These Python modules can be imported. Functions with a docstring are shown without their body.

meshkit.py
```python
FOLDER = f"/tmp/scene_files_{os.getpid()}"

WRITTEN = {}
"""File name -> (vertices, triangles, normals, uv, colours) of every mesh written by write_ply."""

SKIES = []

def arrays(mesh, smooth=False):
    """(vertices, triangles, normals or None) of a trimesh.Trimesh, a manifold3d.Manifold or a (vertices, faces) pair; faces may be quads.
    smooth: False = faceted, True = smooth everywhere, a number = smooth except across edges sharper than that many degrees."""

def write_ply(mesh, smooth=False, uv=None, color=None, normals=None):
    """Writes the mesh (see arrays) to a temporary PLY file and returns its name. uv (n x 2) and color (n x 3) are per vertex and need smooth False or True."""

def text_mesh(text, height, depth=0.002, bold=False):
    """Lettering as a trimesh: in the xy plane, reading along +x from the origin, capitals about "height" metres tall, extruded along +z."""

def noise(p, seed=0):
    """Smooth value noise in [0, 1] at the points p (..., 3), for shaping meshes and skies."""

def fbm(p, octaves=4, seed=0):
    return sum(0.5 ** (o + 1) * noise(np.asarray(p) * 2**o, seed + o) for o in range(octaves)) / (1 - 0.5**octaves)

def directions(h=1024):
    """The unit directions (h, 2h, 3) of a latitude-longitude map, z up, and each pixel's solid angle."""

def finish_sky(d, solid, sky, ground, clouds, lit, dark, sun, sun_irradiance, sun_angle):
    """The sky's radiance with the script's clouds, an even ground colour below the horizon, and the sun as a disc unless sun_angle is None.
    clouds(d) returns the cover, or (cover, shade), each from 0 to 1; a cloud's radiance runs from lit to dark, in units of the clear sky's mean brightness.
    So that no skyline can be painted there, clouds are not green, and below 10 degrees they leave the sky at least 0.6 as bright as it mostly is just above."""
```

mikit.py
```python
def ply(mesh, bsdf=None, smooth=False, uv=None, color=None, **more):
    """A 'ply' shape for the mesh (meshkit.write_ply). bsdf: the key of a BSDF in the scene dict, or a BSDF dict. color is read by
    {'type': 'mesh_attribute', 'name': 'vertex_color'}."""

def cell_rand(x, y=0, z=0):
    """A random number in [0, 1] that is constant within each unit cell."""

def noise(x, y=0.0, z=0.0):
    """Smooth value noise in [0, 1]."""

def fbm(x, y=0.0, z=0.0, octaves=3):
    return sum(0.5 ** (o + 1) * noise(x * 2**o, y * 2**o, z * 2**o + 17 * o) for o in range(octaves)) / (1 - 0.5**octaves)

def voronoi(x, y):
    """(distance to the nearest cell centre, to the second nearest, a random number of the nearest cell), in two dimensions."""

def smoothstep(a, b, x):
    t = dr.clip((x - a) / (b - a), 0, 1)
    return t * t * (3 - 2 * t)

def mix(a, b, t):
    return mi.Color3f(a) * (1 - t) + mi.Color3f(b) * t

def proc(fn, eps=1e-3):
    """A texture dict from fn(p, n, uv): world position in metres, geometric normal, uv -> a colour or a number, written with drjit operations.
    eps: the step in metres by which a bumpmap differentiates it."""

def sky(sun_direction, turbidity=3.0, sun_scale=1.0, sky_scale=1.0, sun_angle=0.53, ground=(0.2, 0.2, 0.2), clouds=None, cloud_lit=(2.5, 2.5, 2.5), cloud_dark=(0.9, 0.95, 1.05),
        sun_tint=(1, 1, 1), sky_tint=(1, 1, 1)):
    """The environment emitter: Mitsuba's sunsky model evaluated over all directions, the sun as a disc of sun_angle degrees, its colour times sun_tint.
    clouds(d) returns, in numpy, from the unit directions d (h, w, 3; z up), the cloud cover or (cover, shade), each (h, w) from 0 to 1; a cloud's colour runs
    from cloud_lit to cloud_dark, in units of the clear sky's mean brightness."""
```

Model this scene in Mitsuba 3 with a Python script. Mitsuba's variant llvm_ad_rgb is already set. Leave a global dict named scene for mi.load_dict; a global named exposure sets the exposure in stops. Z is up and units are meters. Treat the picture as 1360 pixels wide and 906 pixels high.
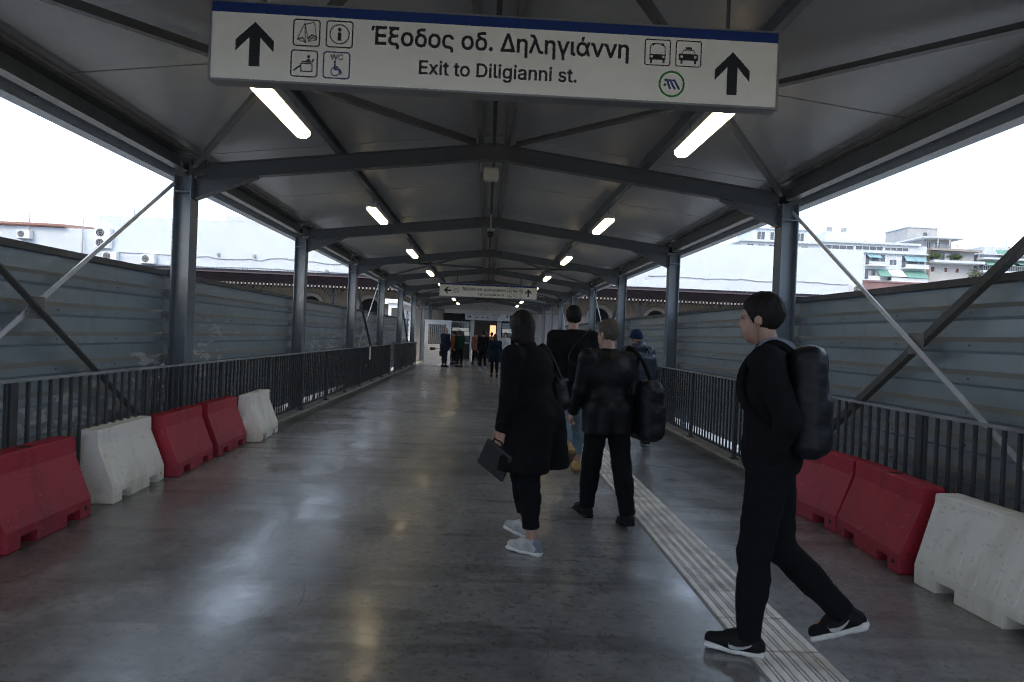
import math, random
import numpy as np, trimesh, drjit as dr, mitsuba as mi, mikit, meshkit
from shapely import geometry as sg, affinity as sa, union_all
from mikit import noise, fbm, voronoi, cell_rand, smoothstep, mix, proc

random.seed(7)
RNG = np.random.default_rng(7)
T = mi.ScalarTransform4f
scene, labels = {'type': 'scene'}, {}

# ------------------------------------------------------------------ camera, sky, exposure
EYE = np.array([0, 0, 1.5])
RIGHT = np.array([0.99848094, -0.03745845, 0.04040644])
DOWN = np.array([0.04010314, -0.00881375, -0.99915667])
AHEAD = np.array([0.037783, 0.99925932, -0.00729816])
scene['camera'] = {'type': 'perspective', 'fov': 73.73, 'fov_axis': 'x', 'near_clip': 0.05, 'far_clip': 2000.0,
                   'to_world': T().look_at(origin=EYE.tolist(), target=(EYE + AHEAD).tolist(), up=(-DOWN).tolist())}
scene['sky'] = mikit.sky([-0.35, -0.75, 0.6], turbidity=4, sun_scale=0.10, sky_scale=1.0, sun_angle=30, clouds=lambda d: 1.0,
                         cloud_lit=(0.86, 1.06, 1.36), cloud_dark=(0.9, 0.95, 1.05), ground=(0.25, 0.25, 0.25))
exposure = 4.2
LAMP = 0.36

# ------------------------------------------------------------------ materials
def rgb(c): return {'type': 'rgb', 'value': [float(x) for x in (c if hasattr(c, '__len__') else (c, c, c))]}

def mat(name, color, rough=0.6, metallic=0.0, spec=0.5, bump=None, bscale=1.0, two=True, **more):
    b = {'type': 'principled', 'base_color': color if isinstance(color, dict) else rgb(color),
         'roughness': rough if isinstance(rough, dict) else float(rough), 'specular': float(spec), **more}
    if metallic: b['metallic'] = float(metallic)
    if bump is not None: b = {'type': 'bumpmap', 'arbitrary': bump, 'scale': float(bscale), 'bsdf': b}
    scene[name] = {'type': 'twosided', 'bsdf': b} if two else b
    return name

def worn(base, dirt, amount=0.5, s=3.0, fine=25.0):
    def f(p, n, uv):
        a = fbm(p.x * s, p.y * s, p.z * s, 4)
        b = fbm(p.x * fine, p.y * fine, p.z * fine * 0.4 + 9, 2)
        t = smoothstep(0.42, 0.75, a) * 0.7 + smoothstep(0.55, 0.8, b) * 0.3
        return mix(base, dirt, t * amount)
    return proc(f)

def dusty(base, dirt, dust, amount=0.35, spatter=False):
    """steel whose upward faces carry settled dust"""
    def f(p, n, uv, amount=amount):
        a = fbm(p.y * 1.3 + p.x, p.z * 5.0, p.x * 2, 4)
        st = fbm(p.y * 14.0, p.z * 1.2, 3.0, 3)
        c = mix(base, dirt, smoothstep(0.4, 0.75, a) * amount + smoothstep(0.52, 0.8, st) * 0.3)
        c = mix(c, dust, smoothstep(0.3, 0.7, n.z) * (0.55 + 0.45 * a))
        if not spatter: return c
        sp = smoothstep(0.56, 0.64, fbm(p.y * 7.0, p.z * 26.0, 4.0, 4)) * smoothstep(0.5, 0.62, fbm(p.y * 1.1, p.z * 4.0, 8.0, 2))
        low = smoothstep(1.9, 0.9, p.z) * smoothstep(0.0, -1.0, p.x)
        return mix(c, (0.62, 0.62, 0.60), sp * low * 0.8)
    return proc(f)

mat('m_steel', dusty((0.12, 0.145, 0.17), (0.08, 0.09, 0.10), (0.13, 0.12, 0.10)), 0.42, spec=0.55)
mat('m_beam', dusty((0.066, 0.078, 0.088), (0.050, 0.055, 0.058), (0.10, 0.095, 0.085)), 0.42, spec=0.5)
mat('m_steel_dark', worn((0.075, 0.075, 0.075), (0.05, 0.042, 0.035), 0.7), 0.5)
mat('m_brace_light', worn((0.52, 0.54, 0.56), (0.30, 0.28, 0.25), 0.5, 4), 0.36, metallic=0.1)
mat('m_brace_dull', worn((0.16, 0.155, 0.15), (0.10, 0.08, 0.06), 0.7, 6), 0.5)
mat('m_gutter', dusty((0.15, 0.175, 0.20), (0.11, 0.11, 0.11), (0.13, 0.12, 0.10)), 0.4)
def roof_c(p, n, uv):
    a = fbm(p.x * 0.9, p.y * 0.5, 2.0, 4)
    b = fbm(p.x * 0.35, p.y * 9.0, 5.0, 3)
    spots = smoothstep(0.62, 0.70, fbm(p.x * 17.0, p.y * 17.0, 1.0, 3)) * smoothstep(0.45, 0.6, a)
    c = mix((0.275, 0.28, 0.285), (0.20, 0.20, 0.20), smoothstep(0.3, 0.75, a) * 0.14 + smoothstep(0.45, 0.75, b) * 0.05)
    return mix(c, (0.10, 0.095, 0.09), spots * 0.07)
def roof_b(p, n, uv):
    return (0.5 + 0.5 * dr.sin(p.y * 6.2832 / 0.1)) * 0.0010 + fbm(p.x * 0.8, p.y * 0.8, 0.0, 2) * 0.006
mat('m_roof', proc(roof_c), 0.38, spec=0.5, bump=proc(roof_b, 0.004))
mat('m_hoard', dusty((0.30, 0.355, 0.38), (0.235, 0.265, 0.275), (0.31, 0.295, 0.26), 0.35, True), 0.32, metallic=0.4,
    bump=proc(lambda p, n, uv: fbm(p.y * 2.2, p.z * 3.0, 1.0, 3) * 0.012, 0.01))
mat('m_rail', worn((0.040, 0.045, 0.049), (0.030, 0.027, 0.024), 0.6, 6), 0.45)
mat('m_rail_top', worn((0.30, 0.32, 0.33), (0.17, 0.165, 0.16), 0.8, 5), 0.4, metallic=0.3)

def floor_c(p, n, uv):
    a = fbm(p.x * 0.45 + 3, p.y * 0.35, 1.0, 5)
    b = fbm(p.x * 2.4, p.y * 1.9, 7.0, 5)
    sm = fbm(p.x * 1.1 + 1.5 * b, p.y * 6.0, 4.0, 4)
    g = fbm(p.x * 30.0, p.y * 30.0, 2.0, 3)
    c = mix((0.158, 0.156, 0.154), (0.098, 0.097, 0.096), smoothstep(0.34, 0.66, a))
    c = mix(c, (0.185, 0.183, 0.180), smoothstep(0.55, 0.78, b) * 0.55)
    c = mix(c, (0.058, 0.058, 0.059), smoothstep(0.54, 0.72, sm) * 0.5)
    c = c * (0.80 + 0.40 * g) * (0.82 + 0.36 * fbm(p.x * 7.0, p.y * 5.0, 9.0, 4))
    spk = smoothstep(0.66, 0.72, fbm(p.x * 34.0 + 4 * b, p.y * 34.0, 3.0, 3))
    # one long curved scratch and a few trodden spots
    sc = dr.abs(p.x + 0.955 + 0.55 * dr.square(p.y - 3.72))
    c = mix(c, (0.05, 0.05, 0.05), smoothstep(0.006, 0.002, sc) * smoothstep(3.68, 3.74, p.y) * smoothstep(4.16, 4.08, p.y) * 0.7)
    for gx, gy, gr in ((-1.72, 4.85, 0.018), (-0.24, 4.05, 0.014), (-0.9, 6.1, 0.016), (0.55, 5.6, 0.017), (1.0, 4.2, 0.015), (-2.2, 5.9, 0.016), (0.2, 7.3, 0.02)):
        c = mix(c, (0.045, 0.044, 0.042), smoothstep(gr, gr * 0.55, dr.sqrt(dr.square(p.x - gx) + dr.square((p.y - gy) * 0.8)) + 0.012 * (g - 0.5)) * 0.75)
    return mix(c, (0.03, 0.03, 0.03), spk * 0.35)
def floor_r(p, n, uv):
    b = fbm(p.x * 2.4, p.y * 1.9, 7.0, 5)
    a = fbm(p.x * 0.7, p.y * 0.6, 4.0, 4)
    g = fbm(p.x * 26.0, p.y * 26.0, 2.0, 2)
    return 0.165 + 0.11 * smoothstep(0.35, 0.7, b) + 0.10 * smoothstep(0.4, 0.7, a) + 0.05 * g
def floor_b(p, n, uv):
    return fbm(p.x * 1.6, p.y * 1.6, 0.0, 3) * 0.006 + fbm(p.x * 22.0, p.y * 22.0, 5.0, 2) * 0.0005
mat('m_floor', proc(floor_c), proc(floor_r), spec=1.0, clearcoat=0.35, clearcoat_gloss=0.75, bump=proc(floor_b, 0.01))
mat('m_joint', (0.04, 0.04, 0.04), 0.9)
mat('m_kerb', worn((0.26, 0.24, 0.21), (0.16, 0.145, 0.125), 0.8, 4), 0.85)
for i, (k, c) in enumerate((('m_tile', (0.76, 0.725, 0.66)), ('m_tile_b', (0.70, 0.665, 0.61)), ('m_tile_c', (0.79, 0.75, 0.68)))):
    def tile_c(p, n, uv, c=c, i=i):
        a = fbm(p.x * (5 + i), p.y * (5 + i), 0.0, 4); b = fbm(p.x * 40, p.y * 12, 2.0, 3)
        q = mix(c, (0.34, 0.315, 0.275), smoothstep(0.42, 0.74, a) * 0.5 + smoothstep(0.5, 0.75, b) * 0.25)
        return mix((0.19, 0.17, 0.14), q, smoothstep(0.0058, 0.0092, p.z))      # dirt settled in the grooves
    mat(k, proc(tile_c), 0.42)
def plastic(base, dirt, scuff, name):
    def f(p, n, uv):
        st = fbm(p.y * 9.0 + p.x * 4, p.z * 1.6, p.x * 5.0, 4)
        a = fbm(p.x * 5, p.y * 5, p.z * 5, 4)
        low = smoothstep(0.32, 0.0, p.z + (a - 0.5) * 0.25)
        c = mix(base, dirt, smoothstep(0.45, 0.75, st) * 0.35 + low * 0.5)
        s = smoothstep(0.70, 0.78, fbm(p.x * 60, p.y * 24, p.z * 60, 3))
        sp = smoothstep(0.68, 0.76, fbm(p.x * 42, p.y * 42, p.z * 42, 3)) * smoothstep(0.45, 0.6, a)
        return mix(mix(c, scuff, s * 0.4), (0.10, 0.07, 0.045), sp * 0.22)
    mat(name, proc(f), 0.48, spec=0.45, bump=proc(lambda p, n, uv: fbm(p.x * 9, p.y * 9, p.z * 9, 3) * 0.0012, 0.006))
plastic((0.36, 0.018, 0.038), (0.17, 0.018, 0.028), (0.42, 0.18, 0.19), 'm_red')
plastic((0.80, 0.775, 0.71), (0.52, 0.47, 0.38), (0.30, 0.27, 0.23), 'm_white')
mat('m_plug', (0.45, 0.27, 0.05), 0.5)
mat('m_black', (0.012, 0.012, 0.013), 0.6)
mat('m_sign', worn((0.84, 0.79, 0.68), (0.68, 0.63, 0.53), 0.3, 2, 12), 0.28, spec=0.5)
mat('m_sign_blue', (0.012, 0.036, 0.15), 0.4)
mat('m_ink', (0.014, 0.014, 0.015), 0.5)
mat('m_ink_blue', (0.02, 0.035, 0.13), 0.5)
mat('m_green', (0.02, 0.17, 0.025), 0.5)
mat('m_alu', worn((0.30, 0.30, 0.30), (0.18, 0.18, 0.18), 0.6), 0.35, metallic=0.6)
mat('m_lamp_body', (0.32, 0.32, 0.31), 0.5)
mat('m_beige', worn((0.46, 0.42, 0.33), (0.30, 0.27, 0.21), 0.6), 0.55)
mat('m_glass', rgb(0.9), two=False)
scene['m_glass'] = {'type': 'thindielectric', 'int_ior': 1.5}
mat('m_glass_dark', (0.03, 0.035, 0.04), 0.08, spec=0.6)

# ------------------------------------------------------------------ helpers: keys, parts, meshes
ROOTS, COUNT = {}, {}
def numbered(key):
    if key not in ROOTS: return key
    i = 1
    while f'{key}_{i:03d}' in ROOTS: i += 1
    return f'{key}_{i:03d}'
def thing(name, label, cat, group=None):
    key = numbered(name); ROOTS[key] = ()
    labels[key] = {'label': label, 'category': cat}
    if group: labels[key]['group'] = group
    return key
def nextkey(base):
    n = COUNT.get(base, 0); COUNT[base] = n + 1
    return base if n == 0 else f'{base}_{n:03d}'
def part(parent, name, mesh, m, smooth=False, label=None, kind=None, to=None, **more):
    key = nextkey(f'{parent}__{name}')
    d = mesh if isinstance(mesh, dict) else mikit.ply(mesh, m, smooth, **more)
    if to is not None: d = {**d, 'to_world': to}
    scene[key] = d
    if label or kind:
        labels[key] = {}
        if label: labels[key]['label'] = label
        if kind: labels[key]['kind'] = kind
    return key
def single(name, mesh, m, label, cat, group=None, smooth=False, kind=None):
    key = numbered(name); scene[key] = mesh if isinstance(mesh, dict) else mikit.ply(mesh, m, smooth); ROOTS[key] = ()
    labels[key] = {'label': label}
    if cat: labels[key]['category'] = cat
    if group: labels[key]['group'] = group
    if kind: labels[key]['kind'] = kind
    return key
def structure(name, mesh, m, label, smooth=False):
    return single(name, mesh, m, label, None, None, smooth, 'structure')

def box(x0, x1, y0, y1, z0, z1):
    v = np.array([[x, y, z] for x in (x0, x1) for y in (y0, y1) for z in (z0, z1)], float)
    f = np.array([[0, 1, 3], [0, 3, 2], [4, 6, 7], [4, 7, 5], [0, 4, 5], [0, 5, 1], [2, 3, 7], [2, 7, 6], [0, 2, 6], [0, 6, 4], [1, 5, 7], [1, 7, 3]])
    return trimesh.Trimesh(v, f, process=False)
def cbox(c, s): return box(c[0] - s[0] / 2, c[0] + s[0] / 2, c[1] - s[1] / 2, c[1] + s[1] / 2, c[2] - s[2] / 2, c[2] + s[2] / 2)
def cat(*ms): return trimesh.util.concatenate([m for m in ms if m is not None])
def frame(a, b, up=(0, 0, 1)):
    a, b = np.asarray(a, float), np.asarray(b, float)
    t = b - a; L = np.linalg.norm(t); t /= L
    u = np.asarray(up, float)
    if abs(u @ t) > 0.98: u = np.array([1.0, 0, 0])
    s = np.cross(t, u); s /= np.linalg.norm(s); u = np.cross(s, t)
    return a, t, s, u, L
def sweep(poly, a, b, up=(0, 0, 1)):
    """polygon (side, up) pushed from a to b"""
    a, t, s, u, L = frame(a, b, up)
    m = trimesh.creation.extrude_polygon(poly if hasattr(poly, 'exterior') else sg.Polygon(poly), L, engine='earcut')
    R = np.eye(4); R[:3, 0], R[:3, 1], R[:3, 2], R[:3, 3] = s, u, t, a
    if np.linalg.det(R[:3, :3]) < 0: m.invert()
    m.apply_transform(R)
    return m
def rect(w, h): return sg.box(-w / 2, -h / 2, w / 2, h / 2)
def ibeam(w, h, tf=0.012, tw=0.009):
    return union_all([sg.box(-w / 2, -h / 2, w / 2, -h / 2 + tf), sg.box(-w / 2, h / 2 - tf, w / 2, h / 2), sg.box(-tw / 2, -h / 2, tw / 2, h / 2)])
def cchan(w, h, t=0.006): return sg.Polygon([(-w / 2, -h / 2), (w / 2, -h / 2), (w / 2, -h / 2 + t), (-w / 2 + t, -h / 2 + t), (-w / 2 + t, h / 2 - t), (w / 2, h / 2 - t), (w / 2, h / 2), (-w / 2, h / 2)])
def tube(pts, r, n=8):
    pts = np.asarray(pts, float); out = []
    t = np.gradient(pts, axis=0); t /= np.linalg.norm(t, axis=1, keepdims=True)
    ref = np.eye(3)[int(np.argmin(np.abs(t).max(0)))]
    a = np.cross(t, ref); a /= np.linalg.norm(a, axis=1, keepdims=True); b = np.cross(t, a)
    r = np.broadcast_to(r, (len(pts),))
    ang = np.arange(n) * 2 * np.pi / n
    v = pts[:, None] + r[:, None, None] * (np.cos(ang)[None, :, None] * a[:, None] + np.sin(ang)[None, :, None] * b[:, None])
    v = v.reshape(-1, 3); f = []
    for i in range(len(pts) - 1):
        for j in range(n):
            p, q = i * n + j, i * n + (j + 1) % n
            f += [[p, p + n, q], [q, p + n, q + n]]
    for j in range(1, n - 1):
        f.append([0, j, j + 1]); k = (len(pts) - 1) * n; f.append([k, k + j + 1, k + j])
    return trimesh.Trimesh(v, np.array(f), process=False)

# ------------------------------------------------------------------ signed distance modelling (bodies, clothes, barriers)
def smin(a, b, k):
    h = np.clip(0.5 + 0.5 * (b - a) / k, 0, 1)
    return b + (a - b) * h - k * h * (1 - h)
def nets(F, o, h):
    s = F < 0
    nx, ny, nz = F.shape
    c = np.zeros((nx - 1, ny - 1, nz - 1), np.int8)
    for i, j, k in np.ndindex(2, 2, 2): c += s[i:nx - 1 + i, j:ny - 1 + j, k:nz - 1 + k]
    act = np.argwhere((c > 0) & (c < 8))
    idx = -np.ones(c.shape, np.int64); idx[tuple(act.T)] = np.arange(len(act))
    acc, cnt = np.zeros((len(act), 3)), np.zeros((len(act), 1))
    corners = list(np.ndindex(2, 2, 2))
    for p in corners:
        for ax in range(3):
            if p[ax]: continue
            q = list(p); q[ax] = 1
            a, b = F[tuple((act + p).T)], F[tuple((act + q).T)]
            on = (a < 0) != (b < 0)
            t = np.where(on, a / np.where(on, a - b, 1), 0)
            pos = np.tile(np.array(p, float), (len(act), 1)); pos[:, ax] += t
            acc += pos * on[:, None]; cnt += on[:, None]
    v = (act + acc / cnt) * h + o
    faces = []
    for ax in range(3):
        u, w = (ax + 1) % 3, (ax + 2) % 3
        lo = [slice(None)] * 3; hi = [slice(None)] * 3; lo[ax], hi[ax] = slice(0, -1), slice(1, None)
        e = np.argwhere(s[tuple(lo)] != s[tuple(hi)])
        e = e[(e[:, u] > 0) & (e[:, w] > 0) & (e[:, u] < F.shape[u] - 1) & (e[:, w] < F.shape[w] - 1)]
        inside = s[tuple(e.T)]
        q = []
        for du, dw in ((1, 1), (0, 1), (0, 0), (1, 0)):
            g = e.copy(); g[:, u] -= du; g[:, w] -= dw; q.append(idx[tuple(g.T)])
        q = np.stack(q, 1)
        q[~inside] = q[~inside][:, ::-1]
        faces += [q[:, [0, 1, 2]], q[:, [0, 2, 3]]]
    return trimesh.Trimesh(v, np.vstack(faces), process=False)

def rnd(P): return np.sqrt((P * P).sum(-1))
def prim_d(pr, P):
    if pr[0] == 'c':
        _, a, b, ra, rb = pr[:5]; a, b = np.asarray(a, float), np.asarray(b, float)
        ab = b - a; L2 = ab @ ab
        t = (P - a) @ ab / L2; tc = np.clip(t, 0, 1)
        d = rnd(P - a - tc[..., None] * ab) - (ra + (rb - ra) * tc)
        if len(pr) > 5 and pr[5]: d = np.maximum(d, (t - 1) * math.sqrt(L2))
        return d
    if pr[0] == 'e':
        _, c, r, R = pr
        q = (P - np.asarray(c)) @ R
        k0, k1 = rnd(q / r), rnd(q / np.square(r))
        return k0 * (k0 - 1) / np.maximum(k1, 1e-6)
    if pr[0] == 'b':   # rounded box: centre, half sizes, rotation, rounding
        _, c, r, R, rr = pr
        q = np.abs((P - np.asarray(c)) @ R) - (np.asarray(r) - rr)
        return rnd(np.maximum(q, 0)) + np.minimum(q.max(-1), 0) - rr
def prim_box(pr):
    if pr[0] == 'c':
        a, b = np.asarray(pr[1]), np.asarray(pr[2]); r = max(pr[3], pr[4])
        return np.minimum(a, b) - r, np.maximum(a, b) + r
    e = np.abs(pr[3]) @ np.asarray(pr[2]) if pr[0] in 'eb' else 0
    return np.asarray(pr[1]) - e, np.asarray(pr[1]) + e
def blob(prims, h=0.01, k=0.03, cuts=(), fold=0.0, fs=(9, 9, 14), seed=0, smooth=2):
    bb = [prim_box(p) for p in prims]
    lo = np.min([b[0] for b in bb], 0) - 4 * h; hi = np.max([b[1] for b in bb], 0) + 4 * h
    n = np.ceil((hi - lo) / h).astype(int) + 1
    F = np.full(n, 1.0, np.float32)
    ax = [lo[i] + h * np.arange(n[i]) for i in range(3)]
    for p, (a, b) in zip(prims, bb):
        i0 = np.maximum(((a - k - 3 * h - lo) / h).astype(int), 0); i1 = np.minimum(((b + k + 3 * h - lo) / h).astype(int) + 2, n)
        sl = tuple(slice(i0[i], i1[i]) for i in range(3))
        P = np.stack(np.meshgrid(*[ax[i][sl[i]] for i in range(3)], indexing='ij'), -1)
        F[sl] = smin(F[sl], prim_d(p, P), k)
    if cuts:
        P = np.stack(np.meshgrid(*ax, indexing='ij'), -1)
        for c in cuts:
            q, nrm = np.asarray(c[0], float), np.asarray(c[1], float); nrm = nrm / np.linalg.norm(nrm)
            d = (P - q) @ nrm
            F = -smin(-F, -d, 0.008)
    m = nets(F, lo, h)
    if smooth: trimesh.smoothing.filter_taubin(m, iterations=smooth * 4)
    if fold:
        v = m.vertices; nn = m.vertex_normals
        a = meshkit.fbm(v * np.asarray(fs) + 31 * seed, 3, seed) - 0.5
        r = 0.5 - np.abs(meshkit.fbm(v * np.asarray(fs) * 0.8 + 7.7, 3, seed + 5) * 2 - 1)
        m.vertices = v + nn * (fold * (1.1 * a + 0.7 * r))[:, None]
    return m

# ------------------------------------------------------------------ setting: ground and walkway floor
def ground_c(p, n, uv):
    a = fbm(p.x * 0.3, p.y * 0.3, 0.0, 4); b = fbm(p.x * 8, p.y * 8, 0.0, 3)
    return mix((0.30, 0.29, 0.27), (0.20, 0.19, 0.175), smoothstep(0.3, 0.7, a)) * (0.7 + 0.6 * b)
mat('m_ground', proc(ground_c), 0.95)
g = box(-900, 900, -900, 900, -1.2, -0.16)
structure('ground', g, 'm_ground', 'pale gravel and concrete ground outside the walkway')

S, Y1 = 4.73, 7.70
FR = [Y1 + S * k for k in range(-3, 8)]            # frame stations along the walkway
W = 3.38                                            # column centre line
fl = 'walkway_floor'
scene[fl] = mikit.ply(box(-3.55, 3.55, -7.2, 41.4, -0.158, -0.012), 'm_joint'); ROOTS[fl] = ()
labels[fl] = {'label': 'grey polished concrete floor slabs of the covered walkway', 'kind': 'structure'}
ys = [-7.2, -2.2, 2.86] + [8.17 + 4.73 * k for k in range(7)] + [41.4]
for a, b in zip(ys[:-1], ys[1:]):
    part(fl, 'slab', box(-3.4, 3.4, a + 0.006, b - 0.006, -0.05, 0.0), 'm_floor')
for s in (-1, 1):
    for a, b in zip(ys[:-1], ys[1:]):
        x0, x1 = sorted((s * 3.19, s * 3.5))
        part(fl, 'kerb', box(x0, x1, a + 0.003, b - 0.003, -0.04, 0.035 if b < 23.2 or s > 0 else 0.02), 'm_kerb')

# tactile guidance strip
tp = 'tactile_path'; ROOTS[tp] = ()
labels[tp] = {'label': 'pale ribbed tactile guidance strip running along the right of the floor', 'kind': 'structure'}
X0, TW = 1.315, 0.395
def tile_mesh():
    ms = [box(0.003, TW - 0.003, 0.003, TW - 0.003, 0.0005, 0.005)]
    for i in range(6):
        for o, w in ((0.5, 0.0195), (1.0, 0.0070)):
            c = 0.003 + (TW - 0.006) * (i + o) / 6
            if i == 5 and o == 1.0: continue
            ms.append(sweep([(-w, 0), (w, 0), (w - 0.0022, 0.0055), (-w + 0.0022, 0.0055)], (c, 0.005, 0.0051), (c, TW - 0.005, 0.0051)))
    return cat(*ms)
mats3 = ('m_tile', 'm_tile_b', 'm_tile_c')
TILE = {m: mikit.ply(tile_mesh(), m) for m in mats3}
NEAR = 26
y0 = 1.29
for i in range(NEAR):
    part(tp, 'tile', TILE[mats3[int(RNG.integers(3))]], None, to=T().translate([X0, y0 + 0.398 * i, 0.0002 * float(RNG.random())]))
far = []
for i in range(NEAR, 92):
    m = box(0.0015, TW - 0.0015, 0.0015, TW - 0.0015, 0.0005, 0.0105); m.apply_translation([X0, y0 + 0.398 * i, 0]); far.append(m)
part(tp, 'far_tile', cat(*far), 'm_tile', kind='stuff', label='receding tactile tiles farther along the strip')

# ------------------------------------------------------------------ canopy
can = thing('walkway_canopy', 'dark steel gabled canopy roofing the whole station walkway', 'canopy')
TAN = 0.122
def soff(x): return 3.47 - TAN * abs(x)            # underside of the rafters
RH = 0.18
for fy in FR:
    fk = nextkey(f'{can}__portal_frame')
    for s in (-1, 1):
        pm = sweep(ibeam(0.20, 0.19, 0.011, 0.008), (s * W, fy, 0.0), (s * W, fy, 3.12), up=(1, 0, 0))
        # ibeam: side axis = along y, up axis = across
        pm = cat(pm, box(s * W - 0.14, s * W + 0.14, fy - 0.14, fy + 0.14, 0.036, 0.052))
        pm = cat(pm, box(s * W - 0.09, s * W + 0.09, fy - 0.096, fy + 0.096, 2.93, 2.942))
        part(fk, 'post', pm, 'm_steel')
        a = (s * (W - 0.10), fy, soff(W - 0.10) + RH / 2); b = (s * 0.002, fy, soff(0) + RH / 2)
        part(fk, 'rafter', sweep(ibeam(0.10, RH, 0.010, 0.007), a, b), 'm_beam')
        xo, xi = W - 0.095, W - 0.78
        hz = [(s * xo, soff(xo) - 0.003), (s * xi, soff(xi) - 0.003), (s * xo, soff(xo) - 0.20)]
        hm = trimesh.creation.extrude_polygon(sg.Polygon(hz), 0.010, engine='earcut')
        hm.apply_transform(np.array([[1, 0, 0, 0], [0, 0, -1, fy + 0.005], [0, 1, 0, 0], [0, 0, 0, 1.0]]))
        fl_ = sweep(rect(0.10, 0.010), (s * xo, fy, soff(xo) - 0.205), (s * xi, fy, soff(xi) - 0.009))
        part(fk, 'haunch', cat(hm, fl_), 'm_beam')
    part(fk, 'ridge_plate', cat(box(-0.30, 0.30, fy - 0.008, fy + 0.008, soff(0) - 0.02, soff(0) + RH - 0.02)), 'm_steel_dark')
for fy in FR[3:6]:                                  # bolts of the ridge splice and the haunches
    bl = []
    for x in (-.24, -.17, .17, .24):
        for dz in (0.03, 0.08, 0.13):
            bl.append(cbox((x, fy - 0.014, soff(0) + dz), (0.020, 0.012, 0.020)))
    for s in (-1, 1):
        for x in (3.24, 3.20, 3.16): bl.append(cbox((s * x, fy - 0.058, soff(x) + 0.05), (0.02, 0.012, 0.02)))
        for dz in (2.98, 3.03, 3.08):
            for o in (-.05, .05): bl.append(cbox((s * 3.281, fy + o, dz), (0.012, 0.02, 0.02)))
    part(can, 'bolt', cat(*bl), 'm_steel_dark', kind='stuff')
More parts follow.
